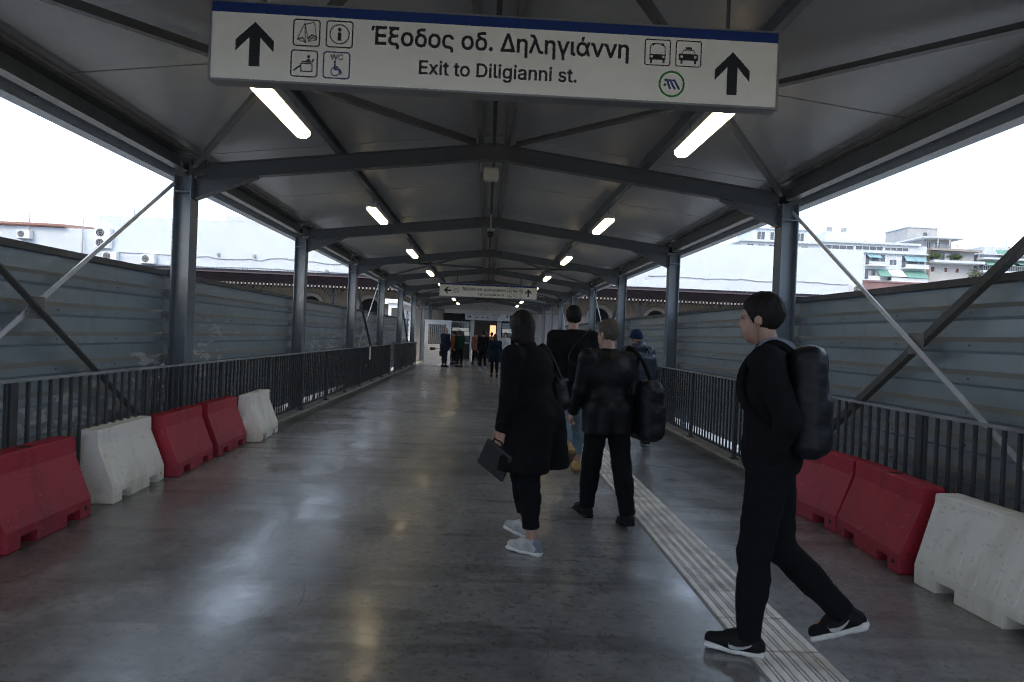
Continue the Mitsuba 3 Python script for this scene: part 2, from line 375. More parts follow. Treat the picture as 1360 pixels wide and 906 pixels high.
for s in (-1, 1):
    for a, b in zip(FR[:-1], FR[1:]):
        z = soff(1.72) + RH + 0.055
        part(can, 'purlin', sweep(cchan(0.06, 0.10), (s * 1.72, a + 0.003, z), (s * 1.72, b - 0.003, z)), 'm_beam')
        z = soff(0.15) + RH + 0.075
        part(can, 'ridge_purlin', sweep(cchan(0.05, 0.15), (s * 0.15, a + 0.003, z), (s * 0.15, b - 0.003, z)), 'm_beam')
        z = 3.235
        part(can, 'eave_beam', cat(sweep(cchan(0.10, 0.17), (s * 3.36, a + 0.11, z), (s * 3.36, b - 0.11, z))), 'm_beam')
        g = sg.Polygon([(3.515, 3.105), (3.64, 3.105), (3.64, 3.30), (3.632, 3.30), (3.632, 3.113), (3.519, 3.113), (3.468, 3.185), (3.468, 3.30), (3.460, 3.30), (3.460, 3.182)])
        if s < 0: g = sa.scale(g, -1, 1, origin=(0, 0))
        gm = trimesh.creation.extrude_polygon(g, b - a - 0.004, engine='earcut')
        gm.apply_transform(np.array([[1, 0, 0, 0], [0, 0, -1, b - 0.002], [0, 1, 0, 0], [0, 0, 0, 1.0]]))
        part(can, 'gutter', gm, 'm_gutter')
        part(can, 'gutter_clip', cat(*[box(min(s * 3.44, s * 3.459), max(s * 3.44, s * 3.459), y - .015, y + .015, 3.15, 3.29) for y in (a + 1.1, a + 2.3, a + 3.6)]), 'm_steel_dark', kind='stuff')
        part(can, 'conduit', tube([(s * 3.20, a + 0.06, soff(3.2) + RH + 0.055), (s * 3.20, b - 0.06, soff(3.2) + RH + 0.055)], 0.012), 'm_steel_dark')
        for u, v in ((a, (a + b) / 2), ((a + b) / 2, b)):
            x0, x1 = 0.02, 3.62
            zu0, zu1 = soff(x0) + RH + 0.11, soff(x1) + RH + 0.11
            P = sg.Polygon([(s * x0, zu0), (s * x1, zu1), (s * x1, zu1 + 0.05), (s * x0, zu0 + 0.05)])
            m = trimesh.creation.extrude_polygon(P, v - u - 0.022, engine='earcut')
            m.apply_transform(np.array([[1, 0, 0, 0], [0, 0, -1, v - 0.011], [0, 1, 0, 0], [0, 0, 0, 1.0]]))
            part(can, 'roof_panel', m, 'm_roof')
    # seams between panels: a capping strip above closes the gap
    for a, b in zip(FR[:-1], FR[1:]):
        for v in ((a + b) / 2, b):
            z0, z1 = soff(0.02) + RH + 0.163, soff(3.62) + RH + 0.163
            part(can, 'seam_cover', sweep(rect(0.06, 0.006), (s * 0.02, v, z0), (s * 3.62, v, z1)), 'm_steel_dark')
part(can, 'ridge_cap', cat(box(-0.14, 0.14, FR[0], FR[-1], soff(0) + RH + 0.125, soff(0) + RH + 0.135), box(-0.25, 0.25, FR[0], FR[-1], soff(0) + RH + 0.172, soff(0) + RH + 0.18)), 'm_steel_dark')
for k in (2, 5, 7):                                 # braced bays
    a, b = FR[k], FR[k + 1]
    for s in (-1, 1):
        za = soff(0.3) + RH + 0.02; zb = soff(3.25) + RH + 0.02
        part(can, 'roof_brace', sweep(sg.Polygon([(-.03, -.03), (.03, -.03), (.03, -.024), (-.024, -.024), (-.024, .03), (-.03, .03)]), (s * 0.22, b - 0.1, za), (s * 3.25, a + 0.12, zb)), 'm_steel_dark')
        part(can, 'roof_brace', sweep(sg.Polygon([(-.025, -.025), (.025, -.025), (.025, .025), (-.025, .025)]), (s * 0.22, a + 0.1, za - 0.055), (s * 3.25, b - 0.12, zb - 0.055)), 'm_steel_dark')
        xl, xd = (3.40, 3.465) if s > 0 else (3.465, 3.40)
        part(can, 'wall_brace', sweep(rect(0.012, 0.040), (s * xl, b - 0.10, 3.02), (s * xl, a + 0.1, 0.12)), 'm_brace_light', label='pale galvanised wall brace')
        part(can, 'wall_brace', sweep(sg.Polygon([(-.03, -.03), (.03, -.03), (.03, -.023), (-.023, -.023), (-.023, .03), (-.03, .03)]), (s * xd, a + 0.10, 3.02), (s * xd, b - 0.1, 0.12)), 'm_steel_dark', label='dark wall brace')
        c = ((a + b) / 2, 1.57)
        part(can, 'gusset', box(s * 3.432 - 0.003, s * 3.432 + 0.003, c[0] - 0.095, c[0] + 0.095, c[1] - 0.085, c[1] + 0.085), 'm_brace_dull')

# ------------------------------------------------------------------ ceiling lamps
def lamp_meshes():
    L, w = 1.27, 0.135
    o = sg.Polygon([(-w / 2 + .03, -L / 2), (w / 2 - .03, -L / 2), (w / 2, -L / 2 + .04), (w / 2, L / 2 - .04), (w / 2 - .03, L / 2), (-w / 2 + .03, L / 2), (-w / 2, L / 2 - .04), (-w / 2, -L / 2 + .04)])
    body = trimesh.creation.extrude_polygon(sa.scale(o, 1.06, 1.01), 0.045, engine='earcut'); body.apply_translation([0, 0, 0.0])
    n = len(o.exterior.coords) - 1
    ring = np.array(o.exterior.coords)[:-1]
    r1 = np.c_[ring, np.full(n, -0.003)]; r2 = np.c_[ring * [0.97, 0.995], np.full(n, -0.035)]; r3 = np.c_[ring * [0.72, 0.975], np.full(n, -0.055)]
    v = np.vstack([r1, r2, r3]); f = []
    for k in range(2):
        for j in range(n):
            p, q = k * n + j, k * n + (j + 1) % n
            f += [[p, p + n, q], [q, p + n, q + n]]
    for j in range(1, n - 1): f.append([2 * n, 2 * n + j + 1, 2 * n + j])
    d = trimesh.Trimesh(v, np.array(f), process=False)
    if d.face_normals[-1][2] > 0: d.invert()
    return body, d
LB, LD = lamp_meshes()
LBp = mikit.ply(LB, 'm_lamp_body')
LDp = mikit.ply(LD, {'type': 'diffuse', 'reflectance': rgb(0.6)})
lamp_y = [5.55 + 4.79 * k for k in range(-2, 8)]
words = ['first', 'second', 'third', 'fourth', 'fifth', 'sixth', 'seventh', 'eighth']
for i, y in enumerate(lamp_y):
    for s in (-1, 1):
        side = 'left' if s < 0 else 'right'
        z = soff(1.72) - 0.02
        back = 'just above and behind' if i == 1 else 'farthest behind'
        lab = f'{words[i - 2]} glowing tube lamp in the {side} ceiling row, counted from the camera' if i >= 2 else f'tube lamp of the {side} ceiling row hanging {back} the camera'
        t = thing('tube_lamp', lab, 'lamp', 'tube lamps hanging under the canopy')
        to = T().translate([s * 1.70, y, z])
        part(t, 'housing', LBp, None, to=to)
        part(t, 'diffuser', {**LDp, 'emitter': {'type': 'area', 'radiance': rgb((LAMP * 1.06, LAMP * 0.86, LAMP * 0.50))}}, None, to=to)
        for o in (-0.4, 0.4): part(t, 'hanger', tube([(s * 1.70, y + o, z + 0.045), (s * 1.72, y + o, z + 0.205)], 0.005, 6), 'm_steel_dark')
# ------------------------------------------------------------------ ribbed steel hoardings behind the columns
def hoard_profile():
    pts = []; z = 0.14
    lips = [0.37 + 0.245 * i for i in range(7)]
    pts.append((0.0, 0.10))
    for L in lips:
        pts += [(0.0, L - 0.088), (0.040, L - 0.066), (0.046, L - 0.004), (0.036, L + 0.004), (0.0, L + 0.034)]
    pts += [(0.0, 2.06)]
    back = [(x - 0.004, z) for x, z in pts[::-1]]
    return sg.Polygon(pts + back)
HP = hoard_profile()
def ext_y(poly, y0, y1, sgn=1, x=0.0):
    """polygon (x, z) pushed along y; sgn mirrors x"""
    if sgn < 0: poly = sa.scale(poly, -1, 1, origin=(0, 0))
    m = trimesh.creation.extrude_polygon(poly, y1 - y0, engine='earcut')
    m.apply_transform(np.array([[1, 0, 0, x], [0, 0, -1, y1], [0, 1, 0, 0], [0, 0, 0, 1.0]]))
    return m
for s, side in ((-1, 'left'), (1, 'right')):
    h = thing('steel_hoarding', f'tall ribbed grey steel sheet hoarding behind the {side} columns of the walkway', 'fence', 'hoardings along both sides')
    for k in range(8):
        a, b = FR[k] + 0.006, FR[k + 1] - 0.006
        dx = float(RNG.uniform(-0.008, 0.008)); dz = float(RNG.uniform(-0.004, 0.004))
        dx = 0.004 * (-1) ** k
        m = ext_y(HP, a, b + (0.03 if k < 7 else 0), -s, s * (3.595 + dx)); m.apply_translation([0, 0, dz])
        p = part(h, 'sheet', m, 'm_hoard')
        if 2 <= k <= 5:
            sc = [cbox((s * (3.549 + dx), y, 0.34 + 0.245 * i + dz), (0.008, 0.011, 0.011)) for i in range(7) for y in np.arange(a + 0.12, b, 0.9)]
            part(p, 'screw', cat(*sc), 'm_steel_dark', kind='stuff')
        cap = box(min(s * 3.545, s * 3.62), max(s * 3.545, s * 3.62), a - 0.004, b + 0.004, 2.062 + dz, 2.068 + dz)
        lip = box(min(s * 3.541, s * 3.545), max(s * 3.541, s * 3.545), a - 0.004, b + 0.004, 2.012 + dz, 2.068 + dz)
        part(p, 'cap', cat(cap, lip), 'm_steel_dark')
    for k in range(9):
        x0, x1 = sorted((s * 3.622, s * 3.630))
        part(h, 'joint_strip', box(x0, x1, FR[k] - 0.08, FR[k] + 0.08, 0.10, 2.055), 'm_hoard')
        x0, x1 = sorted((s * 3.64, s * 3.70))
        part(h, 'stanchion', box(x0, x1, FR[k] - 0.03, FR[k] + 0.03, -0.16, 2.04), 'm_steel_dark')

# ------------------------------------------------------------------ railings
def railing(s, ya, yb, first, label, name='railing', mt='m_rail', mesh=False):
    r = thing(name, label, 'railing', 'railings along the walkway')
    X = s * 3.25
    posts = [first + 1.87 * k for k in range(-3, 20)]
    posts = [p for p in posts if ya + 0.3 < p < yb - 0.3]
    ends = [ya] + posts + [yb]
    stuff = []
    for a, b in zip(ends[:-1], ends[1:]):
        part(r, 'top_rail', cat(box(X - 0.026, X + 0.026, a + 0.002, b - 0.002, 1.040, 1.056)), 'm_rail_top')
        part(r, 'bottom_rail', box(X - 0.016, X + 0.016, a + 0.006, b - 0.006, 0.095, 0.115), mt)
        n = max(2, int(round((b - a - 0.10) / 0.127)))
        for i in range(n + 1):
            y = a + 0.05 + (b - a - 0.10) * i / n
            m = box(X - 0.010, X + 0.010, y - 0.011, y + 0.011, 0.1155, 1.0395)
            if y < 15: part(r, 'bar', m, mt)
            else: stuff.append(m)
    for p in ends:
        part(r, 'post', cat(box(X - 0.022, X + 0.022, p - 0.032, p + 0.032, 0.037, 1.038), box(X - 0.05, X + 0.05, p - 0.06, p + 0.06, 0.0365, 0.044)), mt)
    if stuff: part(r, 'far_bar', cat(*stuff), mt, kind='stuff')
    if mesh:
        w = []
        m0, m1 = max(ya, 6.72), yb
        for z in np.arange(0.16, 1.03, 0.10): w.append(cbox((X + s * 0.016, (m0 + m1) / 2, z), (0.005, m1 - m0, 0.005)))
        for y in np.arange(m0 + 0.04, m1, 0.10): w.append(cbox((X + s * 0.022, y, 0.58), (0.005, 0.005, 0.90)))
        part(r, 'wire_mesh', cat(*w), mt, kind='stuff', label='dark wire mesh fixed behind the bars')
    return r
railing(-1, 0.9, 23.3, 4.82, 'long dark bar railing with wire mesh along the left edge of the floor', mesh=True)
railing(-1, 24.6, 31.9, 26.5, 'short bluish bar railing beyond the gap, leading to the white cabin')
railing(1, 0.9, 35.0, 4.94, 'long dark bar railing along the right edge of the floor')
tg = single('notice_tag', cat(cbox((-3.218, 19.15, 0.86), (0.006, 0.16, 0.36))), 'm_white', 'small white notice strip tied to the left railing', 'notice')

# ------------------------------------------------------------------ plastic barriers
def barrier_mesh(slant=0.475, base=0.135, top=0.60, hb=0.21, ht=0.074, L=0.99):
    import manifold3d as m3
    P = sg.Polygon([(-hb, 0), (hb, 0), (hb, base), (ht + .004, slant), (ht, top), (-ht, top), (-ht - .004, slant), (-hb, base)])
    P = P.buffer(-0.009, quad_segs=3).buffer(0.009, quad_segs=3).buffer(0.007, quad_segs=3).buffer(-0.007, quad_segs=3)
    ring = np.array(P.exterior.coords)[:-1]
    if not P.exterior.is_ccw: ring = ring[::-1]
    n = len(ring); c = np.array([0, top * 0.45])
    sect = [(-L / 2, 0.965), (-L / 2 + .004, 0.985), (-L / 2 + .012, 1.0), (L / 2 - .012, 1.0), (L / 2 - .004, 0.985), (L / 2, 0.965)]
    V = np.vstack([np.c_[(c + (ring - c) * k)[:, 0], np.full(n, y), (c + (ring - c) * k)[:, 1]] for y, k in sect])
    Fc = []
    for a in range(len(sect) - 1):
        for q in range(n):
            i0, i1 = a * n + q, a * n + (q + 1) % n
            Fc += [[i0, i0 + n, i1], [i1, i0 + n, i1 + n]]
    from trimesh.creation import triangulate_polygon
    tv, tf = triangulate_polygon(sg.Polygon(ring), engine='earcut')
    order = [int(np.argmin(((ring - p) ** 2).sum(1))) for p in tv]
    for t in tf:
        a, b, d = (order[k] for k in t)
        if np.cross(ring[b] - ring[a], ring[d] - ring[a]) < 0: b, d = d, b
        Fc += [[a, b, d], [a + 5 * n, d + 5 * n, b + 5 * n]]
    def man(m): 
        o = m3.Manifold(m3.Mesh(np.asarray(m.vertices, np.float32), np.asarray(m.faces, np.uint32)))
        return o
    tm = trimesh.Trimesh(V, np.array(Fc)); 
    if tm.volume < 0: tm.invert()
    M_ = man(tm)
    cube = lambda x0, x1, y0, y1, z0, z1: m3.Manifold.cube((x1 - x0, y1 - y0, z1 - z0)).translate((x0, y0, z0))
    # shallow upright ribs on both slopes
    t = np.array([ht - hb, slant - base]); Ln = float(np.hypot(*t)); ang = math.degrees(math.atan2(hb - ht, slant - base))
    for k in range(6):
        y = (k - 2.5) * 0.142
        for sd in (-1, 1):
            rb = m3.Manifold.hull(cube(-.012, .0030, -.034, .034, .03, Ln - .03) + cube(-.012, -.002, -.042, .042, .018, Ln - .018))
            rb = rb.rotate((0, -ang, 0)).translate((hb, y, base))
            M_ = M_ + (rb if sd > 0 else rb.mirror((1, 0, 0)))
    for yc in (-0.26, 0.26): M_ = M_ - cube(-.5, .5, yc - .085, yc + .085, -.1, .082)
    M_ = M_ - m3.Manifold.cylinder(.05, .05, .05, 24).translate((0, 0, top - .014))
    for sd in (-1, 1): M_ = M_ - m3.Manifold.cylinder(.03, .02, .02, 16).rotate((0, 90, 0)).translate((sd * hb - .015, .42 * sd * 1, .07))
    o = M_.to_mesh()
    return trimesh.Trimesh(o.vert_properties[:, :3], o.tri_verts)
BM = barrier_mesh(); BM2 = barrier_mesh(slant=0.535, base=0.125, top=0.59, hb=0.215, ht=0.085, L=1.06)
BP = {('m_red', 0): mikit.ply(BM, 'm_red', 24), ('m_white', 0): mikit.ply(BM, 'm_white', 24), ('m_white', 1): mikit.ply(BM2, 'm_white', 24)}
def plug_mesh(): 
    m = trimesh.creation.cylinder(0.017, 0.012, sections=14); m.apply_transform(trimesh.transformations.rotation_matrix(math.pi / 2, [0, 1, 0])); return m
def barrier(x, y, deg, m, var, label, plug=None, flange=False):
    t = thing('road_barrier', label, 'barrier', 'red and white plastic barriers along the railings')
    to = T().translate([x, y, 0.0]).rotate([0, 0, 1], deg)
    part(t, 'shell', BP[(m, var)], None, to=to)
    cp = trimesh.creation.cylinder(0.044, 0.02, sections=20); cp.apply_translation([0, 0, 0.588 if var == 0 else 0.578])
    part(t, 'filler_cap', mikit.ply(cp, 'm_black' if m == 'm_red' else m, 30), None, to=to)
    pm = plug_mesh(); pm.apply_translation([0.203 if x < 0 else -0.203, 0.42 if x < 0 else -0.42, 0.07])
    part(t, 'drain_plug', mikit.ply(pm, plug or 'm_black', 30), None, to=to)
    if flange:
        part(t, 'joint_tongue', mikit.ply(cbox((-0.02, -0.515, 0.25), (0.06, 0.06, 0.16)), m), None, to=to)
barrier(-3.165, 4.84, 2, 'm_red', 0, 'dull red plastic barrier nearest the camera on the left, cut by the picture edge')
barrier(-3.21, 6.14, 3, 'm_white', 0, 'scuffed white plastic barrier between two red ones on the left', 'm_plug')
barrier(-3.165, 7.20, 3, 'm_red', 0, 'dull red plastic barrier just beyond the left white one', None)
barrier(-3.19, 8.30, 2, 'm_red', 0, 'dull red plastic barrier touching the last white barrier on the left', None)
barrier(-3.10, 9.37, 4, 'm_white', 0, 'white plastic barrier with a joint tongue, last of the left row', None, True)
barrier(3.07, 5.97, 5, 'm_red', 0, 'red plastic barrier half hidden behind the striding person, farthest in the right row')
barrier(3.08, 4.95, -5, 'm_red', 0, 'red plastic barrier fully in view in the right row next to the white one')
barrier(3.09, 3.82, 4, 'm_white', 1, 'grubby white plastic barrier at the right picture edge', None)

# ------------------------------------------------------------------ direction signs
def sign_flat(shape, z0, depth, org, m=None):
    """shapely shape in (x, z) of the sign, extruded towards the reader (-y)"""
    gs = [g for g in getattr(shape, 'geoms', [shape]) if g.area > 1e-8]
    me = cat(*[trimesh.creation.extrude_polygon(g, depth, engine='earcut') for g in gs])
    return seat(me, z0, org)
def seat(me, z0, org):
    me = me.copy()
    me.apply_transform(np.array([[1, 0, 0, org[0]], [0, 0, -1, org[1] - z0], [0, 1, 0, org[2]], [0, 0, 0, 1.0]]))
    return me
def words_mesh(text, cap, width, x, z, bold=True, depth=0.0015):
    me = meshkit.text_mesh(text, cap, depth, bold)
    b = me.bounds
    me.apply_translation([-b[0][0], 0, 0]); me.apply_scale([width / (b[1][0] - b[0][0]), 1, 1])
    me.apply_translation([x, z, 0])
    return me
def line(pts, w): return sg.LineString(pts).buffer(w / 2, cap_style='flat', join_style='mitre')
def rrect(cx, cz, w, r, t):
    o = sg.box(cx - w / 2 + r, cz - w / 2 + r, cx + w / 2 - r, cz + w / 2 - r).buffer(r)
    return o.difference(o.buffer(-t))
def arrow(cx, top, w=0.215, h=0.252, shaft=0.06, rot=0):
    hw = w / 2
    P = sg.Polygon([(0, 0), (hw, -0.105), (hw, -0.168), (shaft / 2, -0.088), (shaft / 2, -h), (-shaft / 2, -h), (-shaft / 2, -0.088), (-hw, -0.168), (-hw, -0.105)])
    P = sa.rotate(P, rot, origin=(0, -h / 2))
    return sa.translate(P, cx, top)
def disc(x, z, r): return sg.Point(x, z).buffer(r)
def ico_map(cx, cz, k=1.0):
    L = lambda p, w=0.004: line([(cx + a * k, cz + b * k) for a, b in p], w)
    return union_all([rrect(cx, cz, 0.155 * k, 0.02 * k, 0.0075),
        L([(-.012, .055), (-.052, -.038), (-.005, -.056), (-.012, .055)]), L([(-.052, -.038), (-.022, -.028), (-.003, -.055)], 0.007),
        L([(-.010, .048), (.042, .062), (.058, -.038), (.012, -.048), (-.010, .048)]), L([(.006, -.034), (.030, -.010), (.060, -.024)], 0.008), L([(.010, -.046), (.034, -.024), (.058, -.036)], 0.006)])
def ico_info(cx, cz, k=1.0):
    return union_all([rrect(cx, cz, 0.155 * k, 0.02 * k, 0.0075), disc(cx, cz, 0.057 * k).difference(disc(cx, cz, 0.051 * k)), disc(cx, cz + 0.026 * k, 0.0105 * k),
        sg.box(cx - 0.010 * k, cz - 0.036 * k, cx + 0.010 * k, cz + 0.010 * k)])
def ico_left_luggage(cx, cz, k=1.0):
    L = lambda p, w: line([(cx + a * k, cz + b * k) for a, b in p], w)
    return union_all([rrect(cx, cz, 0.155 * k, 0.02 * k, 0.0075), L([(-.018, -.044), (.045, -.044), (.045, .0), (-.018, .0), (-.018, -.044)], .006),
        disc(cx + .024 * k, cz + .040 * k, .009 * k), sg.Polygon([(cx + .008 * k, cz + .006 * k), (cx + .016 * k, cz + .026 * k), (cx + .032 * k, cz + .026 * k), (cx + .040 * k, cz + .006 * k)]),
        L([(-.020, -.012), (-.060, -.042)], .009), L([(-.014, .010), (.020, .012)], .008), L([(.042, .010), (.054, .028)], .009)])
def ico_wheel(cx, cz, k=1.0):
    L = lambda p, w: line([(cx + a * k, cz + b * k) for a, b in p], w)
    ring = disc(cx - .006 * k, cz - .036 * k, .027 * k).difference(disc(cx - .006 * k, cz - .036 * k, .021 * k)).difference(sg.box(cx + .008 * k, cz - .03 * k, cx + .05 * k, cz + .02 * k))
    return union_all([ring, disc(cx - .010 * k, cz + .018 * k, .0075 * k), L([(-.010, .008), (-.008, -.024), (.018, -.024), (.030, -.050)], .010), L([(-.008, -.008), (.012, -.010)], .006)])
def ico_bus(cx, cz, k=1.0):
    o = sg.Polygon([(-.045, -.016), (-.042, .034), (-.030, .050), (.030, .050), (.042, .034), (.045, -.016)]).buffer(.003)
    o = union_all([o.difference(o.buffer(-.005)), sg.box(-.036, .040, -.020, .052), sg.box(.020, .040, .036, .052), sg.box(-.047, -.042, .047, -.010), sg.box(-.042, -.062, -.031, -.042), sg.box(.031, -.062, .042, -.042)])
    o = o.difference(union_all([disc(-.034, -.024, .0075), disc(.034, -.024, .0075)]))
    return union_all([rrect(cx, cz, 0.153 * k, 0.014 * k, 0.006), sa.translate(sa.scale(o, k, k, origin=(0, 0)), cx, cz)])
def ico_taxi(cx, cz, k=1.0):
    o = sg.Polygon([(-.046, -.010), (-.032, .022), (.032, .022), (.046, -.010)])
    o = union_all([o.difference(o.buffer(-.004)), sg.box(-.018, .024, .018, .038), sg.box(-.054, -.036, .054, -.004).buffer(.003), sg.box(-.046, -.058, -.034, -.036), sg.box(.034, -.058, .046, -.036)])
    o = o.difference(union_all([disc(-.040, -.018, .008), disc(.040, -.018, .008)]))
    return union_all([rrect(cx, cz, 0.153 * k, 0.014 * k, 0.006), sa.translate(sa.scale(o, k, k, origin=(0, 0)), cx, cz)])
def metro_m(cx, cz, k=1.0):
    L = lambda p, w=0.012: line([(cx + a * k, cz + b * k) for a, b in p], w * k)
    return union_all([L([(-.030, .026), (-.008, -.030)]), L([(-.012, .026), (.020, -.030)]), L([(.012, .026), (.046, -.030)]), L([(-.044, .020), (-.026, .026)]), L([(-.030, .022), (.014, .022)], .007),
        disc(cx - .040 * k, cz - .006 * k, .0085 * k)])

def dir_sign(Y, zb, label, near):
    t = thing('direction_sign', label, 'sign', None)
    x0, x1, H = -1.625, 1.635, 0.445
    org = (0, Y, zb)
    part(t, 'panel', box(x0, x1, Y, Y + 0.09, zb + 0.012, zb + H), 'm_sign')
    part(t, 'blue_band', box(x0, x1, Y - 0.002, Y, zb + H - 0.056, zb + H), 'm_sign_blue')
    part(t, 'frame', cat(box(x0 - 0.012, x1 + 0.012, Y - 0.008, Y + 0.098, zb, zb + 0.0118), box(x0 - 0.012, x0 - 0.0005, Y - 0.006, Y + 0.096, zb + 0.012, zb + H), box(x1 + 0.0005, x1 + 0.012, Y - 0.006, Y + 0.096, zb + 0.012, zb + H),
         box(x0 - 0.012, x1 + 0.012, Y - 0.006, Y + 0.096, zb + H + 0.0005, zb + H + 0.01)), 'm_alu')
    for xx in (-1.05, 1.10) if not near else (-1.35, 1.35):
        zt = soff(xx) + RH + 0.10
        part(t, 'hanger', tube([(xx, Y + 0.045, zb + H + 0.0102), (xx, Y + 0.045, zt)], 0.012 if near else 0.016, 8), 'm_steel_dark')
    d = 0.0015
    def ink(name, shape, m='m_ink', lab=None): part(t, name, sign_flat(shape, 0, d, org), m, label=lab)
    if near:
        ink('arrow', arrow(-1.382, H - 0.104)); ink('arrow', arrow(1.372, H - 0.122, 0.205, 0.25))
        ink('map_pictogram', ico_map(-1.092, 0.295)); ink('information_pictogram', ico_info(-0.906, 0.297))
        ink('luggage_pictogram', ico_left_luggage(-1.100, 0.120)); ink('toilet_pictogram', union_all([rrect(-0.917, 0.120, 0.155, 0.02, 0.0075), ico_wheel(-0.917, 0.120)]), 'm_ink_blue')
        part(t, 'toilet_lettering', seat(words_mesh('WC', 0.030, 0.072, -0.953, 0.152), 0, org), 'm_ink')
        part(t, 'greek_lettering', seat(words_mesh('Έξοδος οδ. Δηληγιάννη', 0.101, 1.487, -0.727, 0.253), 0, org), 'm_ink')
        part(t, 'english_lettering', seat(words_mesh('Exit to Diligianni st.', 0.076, 0.911, -0.448, 0.098), 0, org), 'm_ink')
        ink('bus_pictogram', ico_bus(0.928, 0.296)); ink('taxi_pictogram', ico_taxi(1.110, 0.298))
        ink('metro_ring', disc(1.018, 0.118, 0.077).difference(disc(1.018, 0.118, 0.0655)), 'm_green'); ink('metro_emblem', metro_m(1.018, 0.118), 'm_ink_blue')
    else:
        ink('arrow', arrow(-1.36, 0.20 + 0.126, rot=90)); ink('arrow', arrow(1.355, H - 0.11))
        ink('information_pictogram', ico_info(-1.08, 0.20))
        part(t, 'greek_lettering', seat(words_mesh('Έξοδος οδ. Δηληγιάννη', 0.095, 1.44, -0.86, 0.225), 0, org), 'm_ink')
        part(t, 'english_lettering', seat(words_mesh('Exit to Diligianni st.', 0.072, 0.88, -0.33, 0.075), 0, org), 'm_ink')
        ink('bus_pictogram', ico_bus(0.73, 0.27)); ink('taxi_pictogram', ico_taxi(0.92, 0.27)); ink('map_pictogram', ico_map(0.73, 0.10)); ink('luggage_pictogram', ico_left_luggage(0.92, 0.10))
        ink('metro_ring', disc(1.11, 0.27, 0.07).difference(disc(1.11, 0.27, 0.058)), 'm_green'); ink('metro_emblem', metro_m(1.11, 0.27), 'm_ink_blue'); ink('toilet_pictogram', union_all([rrect(1.11, 0.10, 0.15, 0.02, 0.0075), ico_wheel(1.11, 0.10)]), 'm_ink_blue')
dir_sign(3.95, 2.885, 'long white hanging sign with blue top band and Greek exit lettering, nearest the camera', True)
dir_sign(23.0, 2.75, 'distant white hanging sign with a left arrow, halfway along the walkway', False)

# loudspeaker and dome camera under the ridge
sp = thing('loudspeaker', 'small beige box loudspeaker under the ridge of the first rafter', 'loudspeaker')
m = blob([('b', (-0.02, Y1 + 0.10, 3.33), (0.085, 0.06, 0.075), np.eye(3), 0.03)], h=0.006, k=0.01)
part(sp, 'cabinet', m, 'm_beige', True)
part(sp, 'bracket', cat(box(-0.14, 0.02, Y1 + 0.095, Y1 + 0.105, 3.398, 3.404), box(-0.145, -0.125, Y1 + 0.06, Y1 + 0.12, 3.36, 3.45), tube([(-0.02, Y1 + 0.1, 3.40), (-0.02, Y1 + 0.1, 3.66)], 0.008)), 'm_alu')
cm = thing('security_camera', 'small dark dome camera hanging under the ridge of the second rafter', 'camera')
m = trimesh.creation.icosphere(2, 0.06); m.apply_translation([0, FR[4] - 0.2, 3.30]); part(cm, 'dome', m, 'm_black', True)
part(cm, 'mount', cat(tube([(0, FR[4] - 0.2, 3.34), (0, FR[4] - 0.2, 3.66)], 0.018), cbox((0, FR[4] - 0.2, 3.37), (0.13, 0.13, 0.05))), 'm_alu')
# ------------------------------------------------------------------ white cabin, glazed booth, station facade beyond the walkway
mat('m_white_paint', worn((0.72, 0.73, 0.74), (0.55, 0.55, 0.54), 0.4, 1.2, 8), 0.5)
mat('m_render_white', worn((0.57, 0.61, 0.64), (0.49, 0.51, 0.52), 0.35, 0.35, 3), 0.9)
mat('m_stone', worn((0.20, 0.17, 0.135), (0.14, 0.12, 0.10), 0.6, 0.8, 6), 0.9)
mat('m_stone_pale', worn((0.30, 0.27, 0.25), (0.22, 0.20, 0.185), 0.5, 0.8, 6), 0.9)
mat('m_wood_dark', worn((0.0095, 0.0075, 0.009), (0.006, 0.005, 0.006), 0.6, 2), 0.9, spec=0.06)
mat('m_dark', (0.02, 0.02, 0.022), 0.8, spec=0.15)
mat('m_iron', (0.015, 0.018, 0.022), 0.6, spec=0.2)
mat('m_grey', worn((0.30, 0.31, 0.32), (0.22, 0.22, 0.22), 0.5, 2), 0.6)
mat('m_tiles', worn((0.36, 0.20, 0.16), (0.27, 0.16, 0.13), 0.6, 1.2), 0.85)
mat('m_brick', worn((0.22, 0.135, 0.13), (0.17, 0.11, 0.105), 0.6, 1.0, 6), 0.9)
mat('m_ac', (0.66, 0.66, 0.65), 0.5)
mat('m_blue_door', (0.10, 0.13, 0.2), 0.5)

kb = thing('white_cabin', 'small white cabin with a dark upper window at the far left of the floor', 'kiosk')
kx0, kx1, ky0, ky1, kh = -2.88, -1.72, 32.0, 33.3, 2.06
part(kb, 'wall', cat(box(kx0, kx0 + .05, ky0, ky1, 0.002, kh), box(kx1 - .05, kx1, ky0, ky1, 0.002, kh), box(kx0 + .0505, kx1 - .0505, ky1 - .05, ky1, 0.002, kh), box(kx0 + .0505, kx1 - .0505, ky0 + .002, ky0 + .05, 0.002, 0.98)), 'm_white_paint')
part(kb, 'roof', box(kx0 - .04, kx1 + .04, ky0 - .05, ky1 + .04, kh + .001, kh + .05), 'm_white_paint')
wf = part(kb, 'window', cat(box(kx0 + .0505, kx1 - .0505, ky0 - .01, ky0 + .05, 1.90, kh), box(kx0 + .0505, kx0 + .17, ky0 - .01, ky0 + .05, 0.981, 1.899), box(kx1 - .17, kx1 - .0505, ky0 - .01, ky0 + .05, 0.981, 1.899)), 'm_white_paint')
part(wf, 'pane', box(kx0 + .171, kx1 - .171, ky0 + .015, ky0 + .021, 0.983, 1.898), 'm_glass_dark')
part(kb, 'blind_slat', cat(*[box(kx0 + .2 + .09 * i, kx0 + .245 + .09 * i, ky0 + .005, ky0 + .012, 1.0, 1.88) for i in range(9)]), 'm_grey', kind='stuff', label='thin grey blind strips behind the cabin window')
